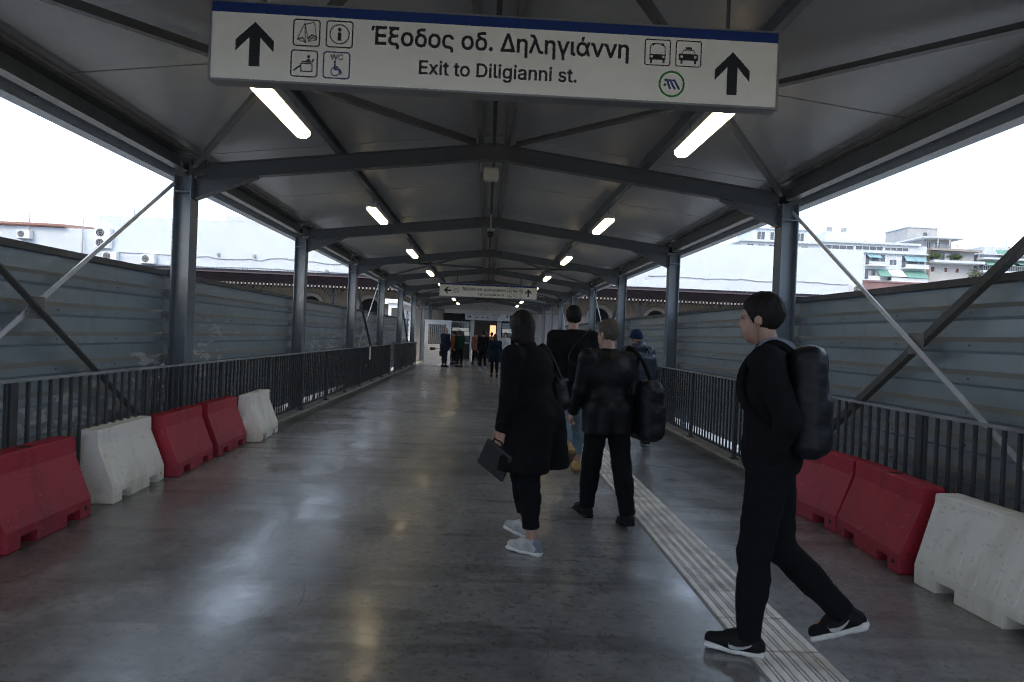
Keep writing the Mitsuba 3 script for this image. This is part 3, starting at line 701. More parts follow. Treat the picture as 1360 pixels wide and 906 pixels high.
part(kb, 'panel_groove', cat(*[box(kx0 + .09, kx1 - .09, ky0 - .003, ky0 + .0015, z, z + .006) for z in (.1, .28, .46, .64, .82)]), 'm_grey', kind='stuff')

gb = thing('glazed_booth', 'white framed glazed booth standing outside beyond the left railing', 'booth')
for z0, z1, n in ((2.62, 2.85, 'beam'), (0.86, 1.04, 'sill'), (-0.15, 0.1, 'base')):
    part(gb, n, cat(box(-4.30, -4.16, 33.0, 40.0, z0, z1), box(-4.75, -4.301, 33.0, 33.14, z0, z1)), 'm_white_paint')
for y in (33.0, 35.3, 37.6, 39.86): part(gb, 'mullion', box(-4.305, -4.155, y, y + 0.14, 0.1005, 2.6195), 'm_white_paint')
for x in (-4.75,): part(gb, 'mullion', box(x, x + .14, 32.995, 33.145, 0.1005, 2.6195), 'm_white_paint')
for y in (33.14, 35.44, 37.74): part(gb, 'pane', box(-4.235, -4.229, y + .003, y + 2.154, 1.041, 2.619), 'm_glass')
part(gb, 'roof', box(-4.85, -4.05, 32.85, 40.2, 2.851, 2.97), 'm_white_paint')
part(gb, 'counter_panel', box(-4.26, -4.20, 33.141, 39.859, 0.101, 0.859), 'm_grey')

# station building across the end of the walkway
st = thing('station_building', 'old station building with dark arches and brown platform awning across the far end', 'building')
wall = sg.box(-40, -0.16, 40, 4.78)
arch_x = [3.55 * k for k in (-10, -9, -8, -7, -6, -5, -4, -3, -2, 2, 3, 4, 5, 6, 7, 8, 9, 10)]
arch_x = [x - 0.1 if x < 0 else x - 0.2 for x in arch_x]
def arch(x, w, spring): return union_all([sg.box(x - w, -0.16, x + w, spring), sg.Point(x, spring).buffer(w)])
hole = union_all([arch(x, 0.62, 2.82) for x in arch_x] + [sg.box(-2.6, -0.2, 2.35, 3.3)])
def wallmesh(poly, y0, t):
    me = cat(*[trimesh.creation.extrude_polygon(g, t, engine='earcut') for g in getattr(poly, 'geoms', [poly])])
    me.apply_transform(np.array([[1, 0, 0, 0], [0, 0, -1, y0 + t], [0, 1, 0, 0], [0, 0, 0, 1.0]])); return me
part(st, 'wall', wallmesh(wall.difference(hole), 42.0, 0.45), 'm_stone')
for g in sg.box(-40, -0.16, 40, 2.9).difference(union_all([arch(x, 0.84, 2.82) for x in arch_x] + [sg.box(-2.7, -0.2, 2.45, 3.3)])).geoms: part(st, 'plinth', wallmesh(g, 41.95, 0.047), 'm_stone_pale')
for x in arch_x:
    a = part(st, 'arch', wallmesh(arch(x, 0.83, 2.82).difference(arch(x, 0.62, 2.82)), 41.93, 0.068), 'm_stone_pale')
    part(a, 'door', box(x - 0.64, x + 0.64, 42.30, 42.36, -0.15, 3.44), 'm_dark')
part(st, 'upper_wall', box(-26.4, 26.2, 47.0, 56, -0.16, 8.5), 'm_render_white')
part(st, 'parapet', box(-17.9, -15.6, 46.98, 50, 8.501, 8.85), 'm_render_white')
part(st, 'side_wall', box(-52, -26.402, 47.1, 56, -0.16, 7.55), 'm_render_white')
part(st, 'flat_roof', box(-40, 40, 42.46, 46.99, 4.5, 4.7), 'm_wood_dark')
rt = sg.Polygon([(47.0, 7.56), (52.0, 8.05), (52.0, 8.18), (46.7, 7.70), (46.7, 7.62)])
me = trimesh.creation.extrude_polygon(rt, 23.0, engine='earcut')
me.apply_transform(np.array([[0, 0, 1, -51.5], [1, 0, 0, 0], [0, 1, 0, 0], [0, 0, 0, 1.0]]))
tr = part(st, 'tiled_roof', me, 'm_tiles', label='red tiled roof slope on the lower left wing')
part(tr, 'tile_row', cat(*[tube([(-51.4 + .26 * i, 46.68, 7.70), (-51.4 + .26 * i, 51.98, 8.20)], 0.075, 6) for i in range(88)]), 'm_tiles', kind='stuff')
# platform awning: sloping roof, fascia, pierced valance
aw = part(st, 'awning', cat(sweep(rect(0.05, 76.0), (0, 38.0, 4.36), (0, 42.0, 4.85), up=(1, 0, 0))), 'm_wood_dark', label='dark brown platform awning')
part(aw, 'fascia', box(-38, 38, 37.94, 37.995, 3.95, 4.40), 'm_wood_dark')
part(aw, 'edge_strip', box(-38, 38, 37.90, 37.939, 4.36, 4.42), mat('m_edge', (0.055, 0.036, 0.042), 0.6))
val = []
for i in range(-190, 190):
    x = i * 0.2 + 0.1
    val.append(sg.Polygon([(x - .075, 3.98), (x + .075, 3.98), (x + .075, 3.74), (x, 3.62), (x - .075, 3.74)]))
part(aw, 'valance', wallmesh(sg.MultiPolygon(val), 37.95, 0.03), 'm_wood_dark', kind='stuff', label='row of pointed dark valance boards')
part(aw, 'valance_tip', wallmesh(sg.MultiPolygon([sg.box(i * .2 + .065, 3.76, i * .2 + .135, 3.86) for i in range(-190, 190)]), 37.93, 0.015), 'm_stone_pale', kind='stuff', label='row of small pale studs along the valance')
for x in (-26.0, -19.5, -13.0, -8.6, 8.6, 13.2, 19.5, 26.0):
    c = part(st, 'awning_column', cat(tube([(x, 38.3, -0.16), (x, 38.3, 4.2)], 0.075, 10)), 'm_iron')
    part(c, 'bracket', cat(sweep(rect(0.05, 0.07), (x + 0.06, 38.3, 3.1), (x + 0.75, 38.3, 3.9)), sweep(rect(0.05, 0.07), (x - 0.06, 38.3, 3.1), (x - 0.75, 38.3, 3.9))), 'm_iron')
def cable(pts): return tube(pts, 0.025, 5)
def wavy(x0, x1, z, amp, seed):
    r = np.random.default_rng(seed); xs = np.linspace(x0, x1, 40)
    w = np.convolve(r.normal(size=48), np.ones(9) / 9, 'valid')[:40]
    return np.c_[xs, np.full(40, 46.95), z + amp * w]
part(st, 'wall_cable', cable(wavy(-25.0, -9.5, 6.02, 0.25, 1)), 'm_grey'); part(st, 'wall_cable', cable(wavy(11, 25.2, 6.05, 0.22, 2)), 'm_grey')
part(st, 'wall_cable', cable(wavy(-24, -6, 5.35, 0.12, 3)), 'm_grey')
for x in (-18.3, -15.9, -11.0): part(st, 'wall_lamp', cbox((x, 46.9, 6.2 if x < -12 else 5.4), (0.16, 0.18, 0.2)), 'm_grey')
for x, z0, z1, y in ((-24.5, 8.5, 9.55, 48), (-30.8, 6.4, 8.6, 46.9), (-27.3, 5.8, 8.2, 46.9)): part(st, 'mast', tube([(x, y, z0), (x, y, z1)], [0.05, 0.03], 6), 'm_grey')

def ac(x, z, w, h, fans, label, y=47.0):
    t = thing('air_conditioner', label, 'air conditioner', 'air conditioning units on the station walls')
    part(t, 'casing', box(x, x + w, y - 0.42, y - 0.06, z, z + h), 'm_ac')
    part(t, 'bracket', cat(box(x + .05, x + .1, y - 0.40, y - .001, z - .06, z - .002), box(x + w - .1, x + w - .05, y - 0.40, y - .001, z - .06, z - .002)), 'm_grey')
    r = min(w * 0.3, h / fans * 0.40)
    for k in range(fans):
        c = (x + w * 0.36, y - 0.423, z + h * (k + 0.5) / fans)
        m = trimesh.creation.cylinder(r, 0.02, sections=24); m.apply_transform(trimesh.transformations.rotation_matrix(math.pi / 2, [1, 0, 0])); m.apply_translation(c)
        f = part(t, 'fan', m, 'm_black')
        part(f, 'grille', cat(*[tube([(c[0] + rr * math.cos(a), c[1] - 0.014, c[2] + rr * math.sin(a)) for a in np.linspace(0, 2 * np.pi, 17)], 0.008, 4) for rr in (r * .35, r * .7, r)]), 'm_ac', kind='stuff')
ac(-26.35, 6.28, 1.0, 1.34, 2, 'tall two fan air conditioner at the left end of the white wall')
ac(-25.85, 5.45, 0.95, 0.6, 1, 'air conditioner low on the white wall, half behind the pale brace')
ac(-23.3, 5.38, 0.9, 0.6, 1, 'air conditioner on the white wall just left of the first left column')
ac(-31.5, 6.7, 0.85, 0.55, 1, 'air conditioner far left under the red tiled roof', 47.1)
ac(25.3, 5.45, 0.75, 0.55, 1, 'air conditioner at the right end of the white wall')

# entrance at the far end
en = thing('station_entrance', 'grey entrance front with two columns and an open doorway at the far end', 'entrance')
part(en, 'column', box(-0.99, -0.76, 41.42, 41.66, 0.002, 2.74), 'm_grey'); part(en, 'column', box(0.63, 0.88, 41.42, 41.66, 0.002, 2.74), 'm_grey')
part(en, 'transom', box(-2.6, 2.35, 41.45, 41.65, 2.742, 2.98), mat('m_grey_pale', (0.42, 0.42, 0.42), 0.6))
part(en, 'gable_panel', box(-3.3, 3.3, 41.50, 41.60, 2.981, 3.62), 'm_grey')
for a, b in ((-2.6, -0.992), (0.882, 2.35)):
    w_ = part(en, 'side_panel', box(a, b, 41.55, 41.62, 0.002, 2.741), 'm_dark')
    part(w_, 'pane', box(a + .06, b - .06, 41.535, 41.545, 1.0, 2.2), 'm_glass_dark')
    part(w_, 'frame_rail', cat(box(a, b, 41.52, 41.549, 2.2, 2.26), box(a, b, 41.52, 41.549, 0.94, 1.0), box((a + b) / 2 - .03, (a + b) / 2 + .03, 41.52, 41.549, 0.01, 0.939)), 'm_grey')
hall = thing('ticket_hall', 'dim hall behind the open doorway with lit ceiling strips', 'room')
part(hall, 'floor', box(-4.0, 4.0, 41.67, 54, -0.05, 0.001), 'm_floor')
part(hall, 'wall', cat(box(-4.1, -4.0, 42.5, 54, 0, 3), box(4.0, 4.1, 42.5, 54, 0, 3), box(-4.1, 4.1, 54, 54.1, 0, 3)), 'm_stone')
part(hall, 'ceiling', box(-4.1, 4.1, 41.66, 54.1, 3.0, 3.1), 'm_grey')
for y in (44.0, 48.0):
    part(hall, 'light_strip', {**mikit.ply(box(-0.72, 0.60, y, y + 0.12, 2.50 if y < 45 else 2.62, 2.56 if y < 45 else 2.68), {'type': 'diffuse', 'reflectance': rgb(0.5)}), 'emitter': {'type': 'area', 'radiance': rgb((LAMP * .22, LAMP * .19, LAMP * .13))}}, None)
ab = thing('light_box', 'tall orange lit advertising panel seen through the far doorway', 'light box')
part(ab, 'screen', {**mikit.ply(box(0.22, 0.60, 44.8, 44.82, 1.42, 2.14), {'type': 'diffuse', 'reflectance': rgb(0.5)}), 'emitter': {'type': 'area', 'radiance': rgb((LAMP * .22, LAMP * .115, LAMP * .055))}}, None)
part(ab, 'case', box(0.19, 0.63, 44.821, 44.95, 0.002, 2.17), 'm_grey')
# signs over the entrance
def flat_sign(name, label, x0, x1, y, z0, z1, texts, m='m_sign', cat_='sign', extra=()):
    t = thing(name, label, cat_, None)
    part(t, 'panel', box(x0, x1, y, y + 0.05, z0, z1), m)
    for tx, cap, w, x, z in texts: part(t, 'lettering', seat(words_mesh(tx, cap, w, x, z), 0, (0, y, 0)), 'm_ink')
    for n, sh, mm in extra: part(t, n, sign_flat(sh, 0, 0.002, (0, y, 0)), mm)
mat('m_sign_grey', (0.36, 0.40, 0.44), 0.45)
flat_sign('platform_sign', 'pale blue grey sign with transport symbols above the far doorway', -1.33, 1.38, 41.30, 2.38, 2.82, [('ΕΞΟΔΟΣ', 0.12, 0.52, 0.25, 2.64), ('EXIT', 0.10, 0.34, 0.30, 2.46)], 'm_sign_grey', extra=[
    ('bus_pictogram', sa.translate(sa.scale(ico_bus(0, 0), 1.9, 1.9, origin=(0, 0)), -0.62, 2.60), 'm_ink'), ('taxi_pictogram', sa.translate(sa.scale(ico_taxi(0, 0), 1.9, 1.9, origin=(0, 0)), -1.05, 2.60), 'm_ink'),
    ('train_pictogram', sa.translate(sa.scale(ico_bus(0, 0), 1.5, 1.9, origin=(0, 0)), -0.27, 2.60), 'm_ink'), ('metro_emblem', sa.translate(sa.scale(ico_bus(0, 0), 1.7, 1.9, origin=(0, 0)), 0.06, 2.60), 'm_ink_blue'), ('arrow', sa.scale(arrow(1.20, 2.76), 0.8, 0.8), 'm_ink')])
flat_sign('clock_box', 'small grey display box above the far transport sign', -0.52, 0.36, 41.30, 2.93, 3.18, [('12:35', 0.10, 0.4, -0.28, 3.0)], 'm_grey', 'display')
flat_sign('notice_board', 'small white notice board left of the far doorway', -2.07, -1.06, 41.40, 1.68, 1.87, [], 'm_sign')
flat_sign('notice_board', 'white paper notice hanging just below the left far notice board', -1.33, -1.03, 41.40, 1.40, 1.66, [], 'm_sign')
flat_sign('notice_board', 'small white notice board right of the far doorway', 0.94, 2.02, 41.40, 1.67, 1.90, [], 'm_sign')
flat_sign('hanging_sign', 'white sign under the platform awning outside the left railing', -5.15, -4.40, 34.0, 2.84, 3.09, [('ΕΙΣΟΔΟΣ', 0.07, 0.5, -5.03, 2.93)], 'm_white_paint')
bo = single('bollard', tube([(-0.80, 39.5, 0.002), (-0.80, 39.5, 0.72)], 0.06, 10), 'm_white_paint', 'white bollard standing in front of the far doorway', 'bollard', smooth=40)

# ------------------------------------------------------------------ city beyond on the right
mat('m_apt', worn((0.52, 0.55, 0.575), (0.40, 0.42, 0.43), 0.4, 0.25, 2), 0.9)
mat('m_apt_warm', worn((0.40, 0.395, 0.39), (0.30, 0.295, 0.29), 0.5, 0.25, 2), 0.9)
mat('m_awn_blue', (0.22, 0.36, 0.40), 0.8); mat('m_awn_green', (0.15, 0.29, 0.24), 0.8); mat('m_awn_white', (0.62, 0.63, 0.64), 0.8)
mat('m_shutter', (0.14, 0.06, 0.06), 0.7); mat('m_apt_win', (0.09, 0.10, 0.115), 0.2)
D = 110.0
def block(parent, name, x0, x1, z0, z1, dy0, dy1, m='m_apt'): return part(parent, name, box(x0, x1, D + dy0, D + dy1, z0, z1), m)
def window(p, x0, x1, z0, z1, m='m_apt_win', y=0.0, n=2):
    w = part(p, 'window', cat(box(x0, x1, D + y - .05, D + y + .1, z0 - .07, z0), box(x0, x1, D + y - .05, D + y + .1, z1, z1 + .07), *[box(x, x + .06, D + y - .05, D + y + .1, z0, z1) for x in np.linspace(x0, x1 - .06, n + 1)]), 'm_awn_white')
    part(w, 'pane', box(x0 + .061, x1 - .061, D + y - .012, D + y - .002, z0 + .002, z1 - .002), m)
def balcony(p, x0, x1, z0, z1):
    b = part(p, 'balcony', cat(box(x0, x1, D - 1.3, D - .003, z0 - .12, z0 + .06)), 'm_awn_white')
    part(b, 'recess', box(x0 + .1, x1 - .1, D - .06, D - .012, z0 + .061, z1), 'm_apt_win')
    part(b, 'parapet', cat(box(x0, x1, D - 1.3, D - 1.25, z0 + .061, z0 + .55)), 'm_apt')
    part(b, 'door', cat(box(x0 + .6, x0 + 1.1, D - .09, D - .062, z0 + .07, z1 - .3), box(x1 - 1.2, x1 - .8, D - .09, D - .062, z0 + .07, z1 - .3)), 'm_grey', kind='stuff')
def awning(p, x0, x1, z0, z1, m, out=1.5):
    a = np.array([[x0, D - .1, z1], [x1, D - .1, z1], [x1, D - out, z0], [x0, D - out, z0]])
    b = a + [0, 0, -0.03]
    v = np.vstack([a, b]); f = [[0, 2, 1], [0, 3, 2], [4, 5, 6], [4, 6, 7], [0, 1, 5], [0, 5, 4], [1, 2, 6], [1, 6, 5], [2, 3, 7], [2, 7, 6], [3, 0, 4], [3, 4, 7]]
    part(p, 'awning', trimesh.Trimesh(v, np.array(f), process=False), m)
def antenna(p, x, z, h, y=4):
    part(p, 'antenna', cat(tube([(x, D + y, z), (x, D + y, z + h)], 0.06, 5), *[tube([(x - .5 + .1 * k, D + y, z + h - .22 * k), (x + .5 - .1 * k, D + y, z + h - .22 * k)], 0.035, 4) for k in range(4)]), 'm_grey', kind='stuff')
b0 = thing('apartment_block', 'pale apartment block with a set back top floor, right behind the first right column', 'building', 'apartment blocks on the right')
block(b0, 'wall', 41.1, 53.6, 0, 18.5, 0, 12); block(b0, 'roof_slab', 40.6, 54.0, 18.501, 18.75, -.6, 12)
block(b0, 'penthouse', 43.4, 52.7, 18.751, 21.0, 2, 9); block(b0, 'penthouse_roof', 43.0, 53.1, 21.001, 21.15, 1.6, 9.4)
for x in (44.2, 46.4, 48.6, 50.8): window(b0, x, x + 1.4, 19.2, 20.5, y=2)
for x in (41.8, 43.6, 45.4, 47.2, 49.0, 50.8): window(b0, x, x + 1.2, 16.9, 18.1)
block(b0, 'chimney', 49.2, 49.9, 21.151, 21.9, 4, 5, 'm_tiles'); block(b0, 'chimney', 47.6, 48.3, 21.151, 21.9, 4, 5, 'm_tiles')
antenna(b0, 44.2, 21.1, 1.9); antenna(b0, 45.8, 21.1, 1.6); antenna(b0, 52.2, 21.1, 1.6)
b1 = thing('apartment_block', 'long white modern apartment block with blue and green balcony awnings', 'building', 'apartment blocks on the right')
block(b1, 'wall', 53.65, 71.9, 0, 18.95, 0, 12); block(b1, 'roof_slab', 53.5, 70.6, 18.951, 19.3, -.5, 12)
for x0, x1, z0, z1 in ((54.72, 59.62, 17.9, 18.51), (59.87, 64.54, 18.0, 18.58), (64.8, 68.85, 18.05, 18.55)): window(b1, x0, x1, z0, z1, n=4)
block(b1, 'ledge', 53.6, 72.0, 17.5, 17.68, -.5, -.003)
balcony(b1, 61.6, 65.0, 15.45, 17.3); balcony(b1, 67.68, 71.6, 15.25, 17.3); balcony(b1, 61.57, 63.5, 13.1, 14.9); balcony(b1, 65.4, 71.6, 13.0, 14.9)
balcony(b1, 55.0, 59.5, 15.45, 17.3)
window(b1, 65.66, 66.92, 15.71, 16.57)
awning(b1, 68.04, 69.75, 16.36, 17.23, 'm_awn_blue', .9); awning(b1, 69.8, 71.55, 16.36, 17.23, 'm_awn_blue', .9); awning(b1, 61.8, 64.0, 16.7, 17.25, 'm_awn_blue', .9)
awning(b1, 63.46, 65.34, 13.65, 14.88, 'm_awn_green'); awning(b1, 65.38, 67.89, 13.7, 14.86, 'm_awn_white'); awning(b1, 68.03, 71.58, 13.6, 14.87, 'm_awn_green')
block(b1, 'roof_hut', 56.8, 61.3, 19.301, 21.4, 4, 8)
for x in (58.4, 61.0):
    m = trimesh.creation.cylinder(0.45, 1.1, sections=14); m.apply_translation([x, D + 6, 21.95]); part(b1, 'water_tank', m, 'm_grey', 40)
antenna(b1, 63.8, 19.3, 1.2); antenna(b1, 65.0, 19.3, 0.9)
tw = thing('apartment_tower', 'pale stair tower with a rooftop antenna rising behind the white block', 'building')
part(tw, 'wall', box(76.6, 82.2, D + 13, D + 20, 0, 24.4), 'm_apt_warm'); part(tw, 'roof', box(76.4, 82.7, D + 12.8, D + 20.2, 24.401, 24.6), 'm_apt')
part(tw, 'window', box(79.6, 80.3, D + 12.94, D + 12.99, 22.9, 23.6), 'm_apt_win'); antenna(tw, 78.6, 24.6, 1.8, 15)
b2 = thing('apartment_block', 'weathered old house with stepped balconies, potted greenery and dark red shutters', 'building', 'apartment blocks on the right')
block(b2, 'wall', 72.2, 80.4, 0, 18.4, 0.6, 11, 'm_apt_warm'); block(b2, 'terrace_slab', 72.4, 80.9, 18.401, 18.75, -.6, 11, 'm_stone_pale')
block(b2, 'top_floor', 72.3, 77.0, 18.751, 20.4, 1.5, 8, 'm_apt_warm'); block(b2, 'roof_slab', 70.9, 78.0, 20.401, 20.65, -.4, 9)
for x0, x1, z0, z1 in ((72.74, 73.5, 18.95, 20.1), (74.14, 75.16, 18.9, 19.95)): window(b2, x0, x1, z0, z1, y=1.5)
for x in (73.6, 75.6, 76.9): part(b2, 'terrace_post', tube([(x, D - .2, 18.752), (x, D - .2, 20.40)], 0.06, 6), 'm_awn_white')
part(b2, 'terrace_rail', cat(box(72.6, 80.6, D - .5, D - .45, 19.25, 19.32), *[box(x, x + .04, D - .49, D - .46, 18.752, 19.25) for x in np.arange(72.7, 80.6, .25)]), 'm_grey', kind='stuff')
block(b2, 'balcony_slab', 72.4, 81.0, 16.35, 16.75, -1.2, .597); block(b2, 'dark_recess', 72.6, 77.8, 16.751, 18.2, .5, .59, 'm_apt_win')
window(b2, 75.3, 76.2, 16.9, 18.0, 'm_awn_white', .5); block(b2, 'pilaster', 71.95, 72.65, 8, 18.39, .2, .598, 'm_stone')
for x0, x1, z0, z1 in ((73.0, 73.8, 14.95, 15.8), (75.3, 76.0, 14.95, 15.75), (77.2, 77.95, 14.95, 15.7)): window(b2, x0, x1, z0, z1, 'm_shutter', .6, 1)
b3 = thing('apartment_block', 'apartment block with long green awnings at the right picture edge', 'building', 'apartment blocks on the right')
block(b3, 'wall', 80.9, 104, 0, 18.2, 0.4, 11, 'm_apt_warm'); block(b3, 'top_floor', 83.0, 103, 18.201, 19.8, 2, 9)
for z in (15.1, 17.25): block(b3, 'balcony_slab', 80.7, 104, z, z + .28, -1.2, .397)
for z in (15.381, 17.531): block(b3, 'recess', 81.2, 103, z, z + 1.5 if z < 17 else 18.19, .33, .393, 'm_apt_win')
awning(b3, 83.5, 86.0, 18.3, 18.95, 'm_awn_green', .4); awning(b3, 81.4, 86.2, 16.25, 17.0, 'm_awn_green', 1.3); awning(b3, 86.9, 91.0, 16.5, 17.1, 'm_awn_green', 1.3); awning(b3, 83.8, 88.0, 14.3, 15.0, 'm_awn_green', 1.3)
part(b3, 'balcony_rail', cat(*[box(x, x + .05, D - 1.15, D - 1.1, 15.381, 16.2) for x in np.arange(80.8, 103, .3)], box(80.8, 103, D - 1.16, D - 1.09, 16.2, 16.28)), 'm_grey', kind='stuff'); antenna(b3, 84.5, 19.8, 1.2); antenna(b3, 88.5, 19.8, 1.5)
bw = thing('brick_wall', 'dull red brick wall in front of the white apartment block', 'wall')
part(bw, 'wall', box(27, 60, 65, 65.4, -0.16, 8.15), 'm_brick'); part(bw, 'coping', box(26.9, 60.1, 64.9, 65.5, 8.151, 8.30), 'm_brick')
# greenery on the balconies
mat('m_leaf', worn((0.060, 0.095, 0.035), (0.09, 0.10, 0.05), 0.8, 2.5), 0.7); mat('m_leaf_grey', worn((0.10, 0.115, 0.07), (0.06, 0.075, 0.04), 0.8, 2.5), 0.7); mat('m_bark', (0.10, 0.075, 0.055), 0.9)
def bush(name, label, x, y, z, rx, rz, m, seed, n=700, trunk=0.5, catg='plant'):
    r = np.random.default_rng(seed); t = thing(name, label, catg)
    c = r.normal(size=(9, 3)) * [rx * .45, rx * .4, rz * .4]
    ci = r.integers(9, size=n); P = c[ci] + r.normal(size=(n, 3)) * [rx * .28, rx * .28, rz * .26]
    A = r.normal(size=(n, 3)); A /= np.linalg.norm(A, axis=1, keepdims=True); B = np.cross(A, r.normal(size=(n, 3))); B /= np.linalg.norm(B, axis=1, keepdims=True)
    sz = r.uniform(.10, .22, (n, 1)) * max(.6, rx / 1.1)
    o = np.array([x, y, z + rz + trunk * .6])
    v = np.stack([P - A * sz, P + B * sz * .5, P + A * sz, P - B * sz * .5], 1).reshape(-1, 3) + o
    f = (np.arange(n)[:, None, None] * 4 + np.array([[0, 1, 2], [0, 2, 3]])).reshape(-1, 3)
    part(t, 'crown', trimesh.Trimesh(v, f, process=False), m)
    part(t, 'stem', cat(tube([(x, y, z), (x, y, z + rz + trunk)], [0.09, 0.05], 6), *[tube([(x, y, z + trunk * .7), tuple(o + c[i] * .8)], [.05, .02], 5) for i in range(5)]), 'm_bark')
bush('potted_shrub', 'dense green shrub on the left end of the old house balcony', 73.2, D - .6, 16.76, 1.0, .55, 'm_leaf', 1, trunk=.25)
bush('potted_shrub', 'rounded green shrub in the middle of the old house balcony', 76.7, D - .7, 16.76, .85, .45, 'm_leaf', 2, trunk=.2)
bush('small_tree', 'grey green tree in front of the dark red shutters', 74.7, D - 8, 9.8, 1.6, 1.6, 'm_leaf_grey', 3, 1600, 2.0, 'tree')
bush('potted_shrub', 'green shrub on the upper terrace at the right picture edge', 86.3, D - .5, 17.55, 1.2, .75, 'm_leaf', 4, trunk=.4)
# ------------------------------------------------------------------ people
mat('m_skin', worn((0.33, 0.195, 0.145), (0.26, 0.14, 0.105), 0.5, 14), 0.5)
def cloth(name, c, rough=0.85, sheen=0.03, sc=1.0, spec=0.12):
    c = np.array(c)
    def f(p, n, uv):
        a = fbm(p.x * 7, p.y * 7, p.z * 7, 3); w = noise(p.x * 260 * sc, p.y * 260 * sc, p.z * 260 * sc)
        return mi.Color3f(*[float(x) for x in c]) * (0.72 + 0.40 * a + 0.16 * w)
    mat(name, proc(f), rough, spec=spec, sheen=sheen)
cloth('m_cloth_black', (0.0070, 0.0070, 0.0078)); cloth('m_coat_black', (0.0055, 0.0055, 0.0062)); cloth('m_trouser', (0.0065, 0.0068, 0.008))
cloth('m_leather', (0.0065, 0.007, 0.0082), 0.5, 0.0, spec=0.18); cloth('m_nylon', (0.0075, 0.008, 0.011), 0.5, 0.0, spec=0.25)
cloth('m_navy', (0.008, 0.013, 0.026)); cloth('m_dark_green', (0.008, 0.025, 0.016)); cloth('m_denim', (0.13, 0.175, 0.21)); cloth('m_puffer', (0.020, 0.028, 0.045), 0.42, 0.0, spec=0.5)
cloth('m_beanie', (0.013, 0.022, 0.055)); cloth('m_tan', (0.16, 0.085, 0.05)); cloth('m_light', (0.45, 0.45, 0.45)); cloth('m_strap_grey', (0.17, 0.185, 0.22)); cloth('m_pink', (0.45, 0.06, 0.16)); cloth('m_orange', (0.20, 0.05, 0.02))
def hairm(name, c):
    c = np.array(c)
    mat(name, proc(lambda p, n, uv: mi.Color3f(*[float(x) for x in c]) * (0.5 + noise(p.x * 420, p.y * 420, p.z * 40))), 0.6, spec=0.14)
hairm('m_hair_dark', (0.012, 0.010, 0.009)); hairm('m_hair_brown', (0.055, 0.036, 0.024)); hairm('m_hair_grey', (0.075, 0.062, 0.05))
mat('m_shoe_white', worn((0.40, 0.40, 0.39), (0.20, 0.20, 0.20), 0.6, 18), 0.6); mat('m_sole', worn((0.62, 0.61, 0.58), (0.40, 0.38, 0.35), 0.6, 20), 0.55); mat('m_shoe_black', worn((0.007, 0.007, 0.008), (0.012, 0.012, 0.012), 0.5, 20), 0.6, spec=0.15)
mat('m_shoe_mustard', worn((0.36, 0.22, 0.055), (0.22, 0.13, 0.04), 0.5, 18), 0.6); mat('m_sole_brown', (0.12, 0.075, 0.035), 0.6)

mat('m_eye', (0.12, 0.10, 0.09), 0.3)
I3 = np.eye(3)
def rotx(a): c, s = math.cos(a), math.sin(a); return np.array([[1, 0, 0], [0, c, -s], [0, s, c]])
def rotz(a): c, s = math.cos(a), math.sin(a); return np.array([[c, -s, 0], [s, c, 0], [0, 0, 1.0]])
rad = math.radians

def joints(Hh, legs, arms, lean=0.03, head=(0, 0), wide=1.0, inward=(-.3, -.3)):
    """legs: ((swing, knee, footpitch), left then right); arms: (swing, elbow, abduct); angles in degrees. Local frame: y forwards, x right."""
    S = Hh / 1.75; J = {'S': S, 'wide': wide}
    hz = 0.92 * S
    for n, s, (sw, kn, fp) in (('L', -1, legs[0]), ('R', 1, legs[1])):
        sw, kn, fp = rad(sw), rad(kn), rad(fp)
        hip = np.array([s * 0.088 * S, 0, hz])
        knee = hip + 0.43 * S * np.array([s * 0.01, math.sin(sw), -math.cos(sw)])
        ank = knee + 0.41 * S * np.array([s * 0.005, math.sin(sw - kn), -math.cos(sw - kn)])
        fd = np.array([s * 0.12, math.cos(fp), math.sin(fp)]); fd /= np.linalg.norm(fd)
        J[n] = dict(hip=hip, knee=knee, ank=ank, fd=fd)
    low = min(min(J[n]['ank'][2] - 0.082 * S * abs(J[n]['fd'][1]) + min(0, 0.17 * S * J[n]['fd'][2]) + min(0, -0.06 * S * J[n]['fd'][2]) for n in 'LR'), 9)
    for n in 'LR':
        for k in ('hip', 'knee', 'ank'): J[n][k] = J[n][k] - [0, 0, low]
    up = np.array([0, 0, -low])
    def T_(x, y, z): return np.array([x * S, y * S + lean * (z - 0.92) / 0.55 * S, z * S]) + up
    J['pelvis'] = T_(0, 0, 0.95); J['waist'] = T_(0, 0.005, 1.08); J['chest'] = T_(0, 0.0, 1.29); J['neck'] = T_(0, -0.005, 1.46); J['headb'] = T_(0, 0.02, 1.54)
    yaw, pitch = rad(head[0]), rad(head[1])
    J['hR'] = rotz(yaw) @ rotx(pitch)
    J['head'] = J['headb'] + J['hR'] @ np.array([0, 0.015, 0.085]) * S
    for n, s, (sw, el, ab) in (('L', -1, arms[0]), ('R', 1, arms[1])):
        sh = T_(s * 0.185 * wide, -0.005, 1.415)
        sw, el, ab = rad(sw), rad(el), rad(ab)
        d1 = np.array([s * math.sin(ab), math.sin(sw) * math.cos(ab), -math.cos(sw) * math.cos(ab)])
        elb = sh + 0.29 * S * d1
        d2 = np.array([-s * inward[0 if s < 0 else 1] * -0.3 if False else s * math.sin(ab) * 0.3 - s * max(0, inward[0 if s < 0 else 1]), math.sin(sw + el), -math.cos(sw + el)]); d2 /= np.linalg.norm(d2)
        wr = elb + 0.245 * S * d2
        J[n].update(sh=sh, elb=elb, wr=wr, d2=d2)
    return J

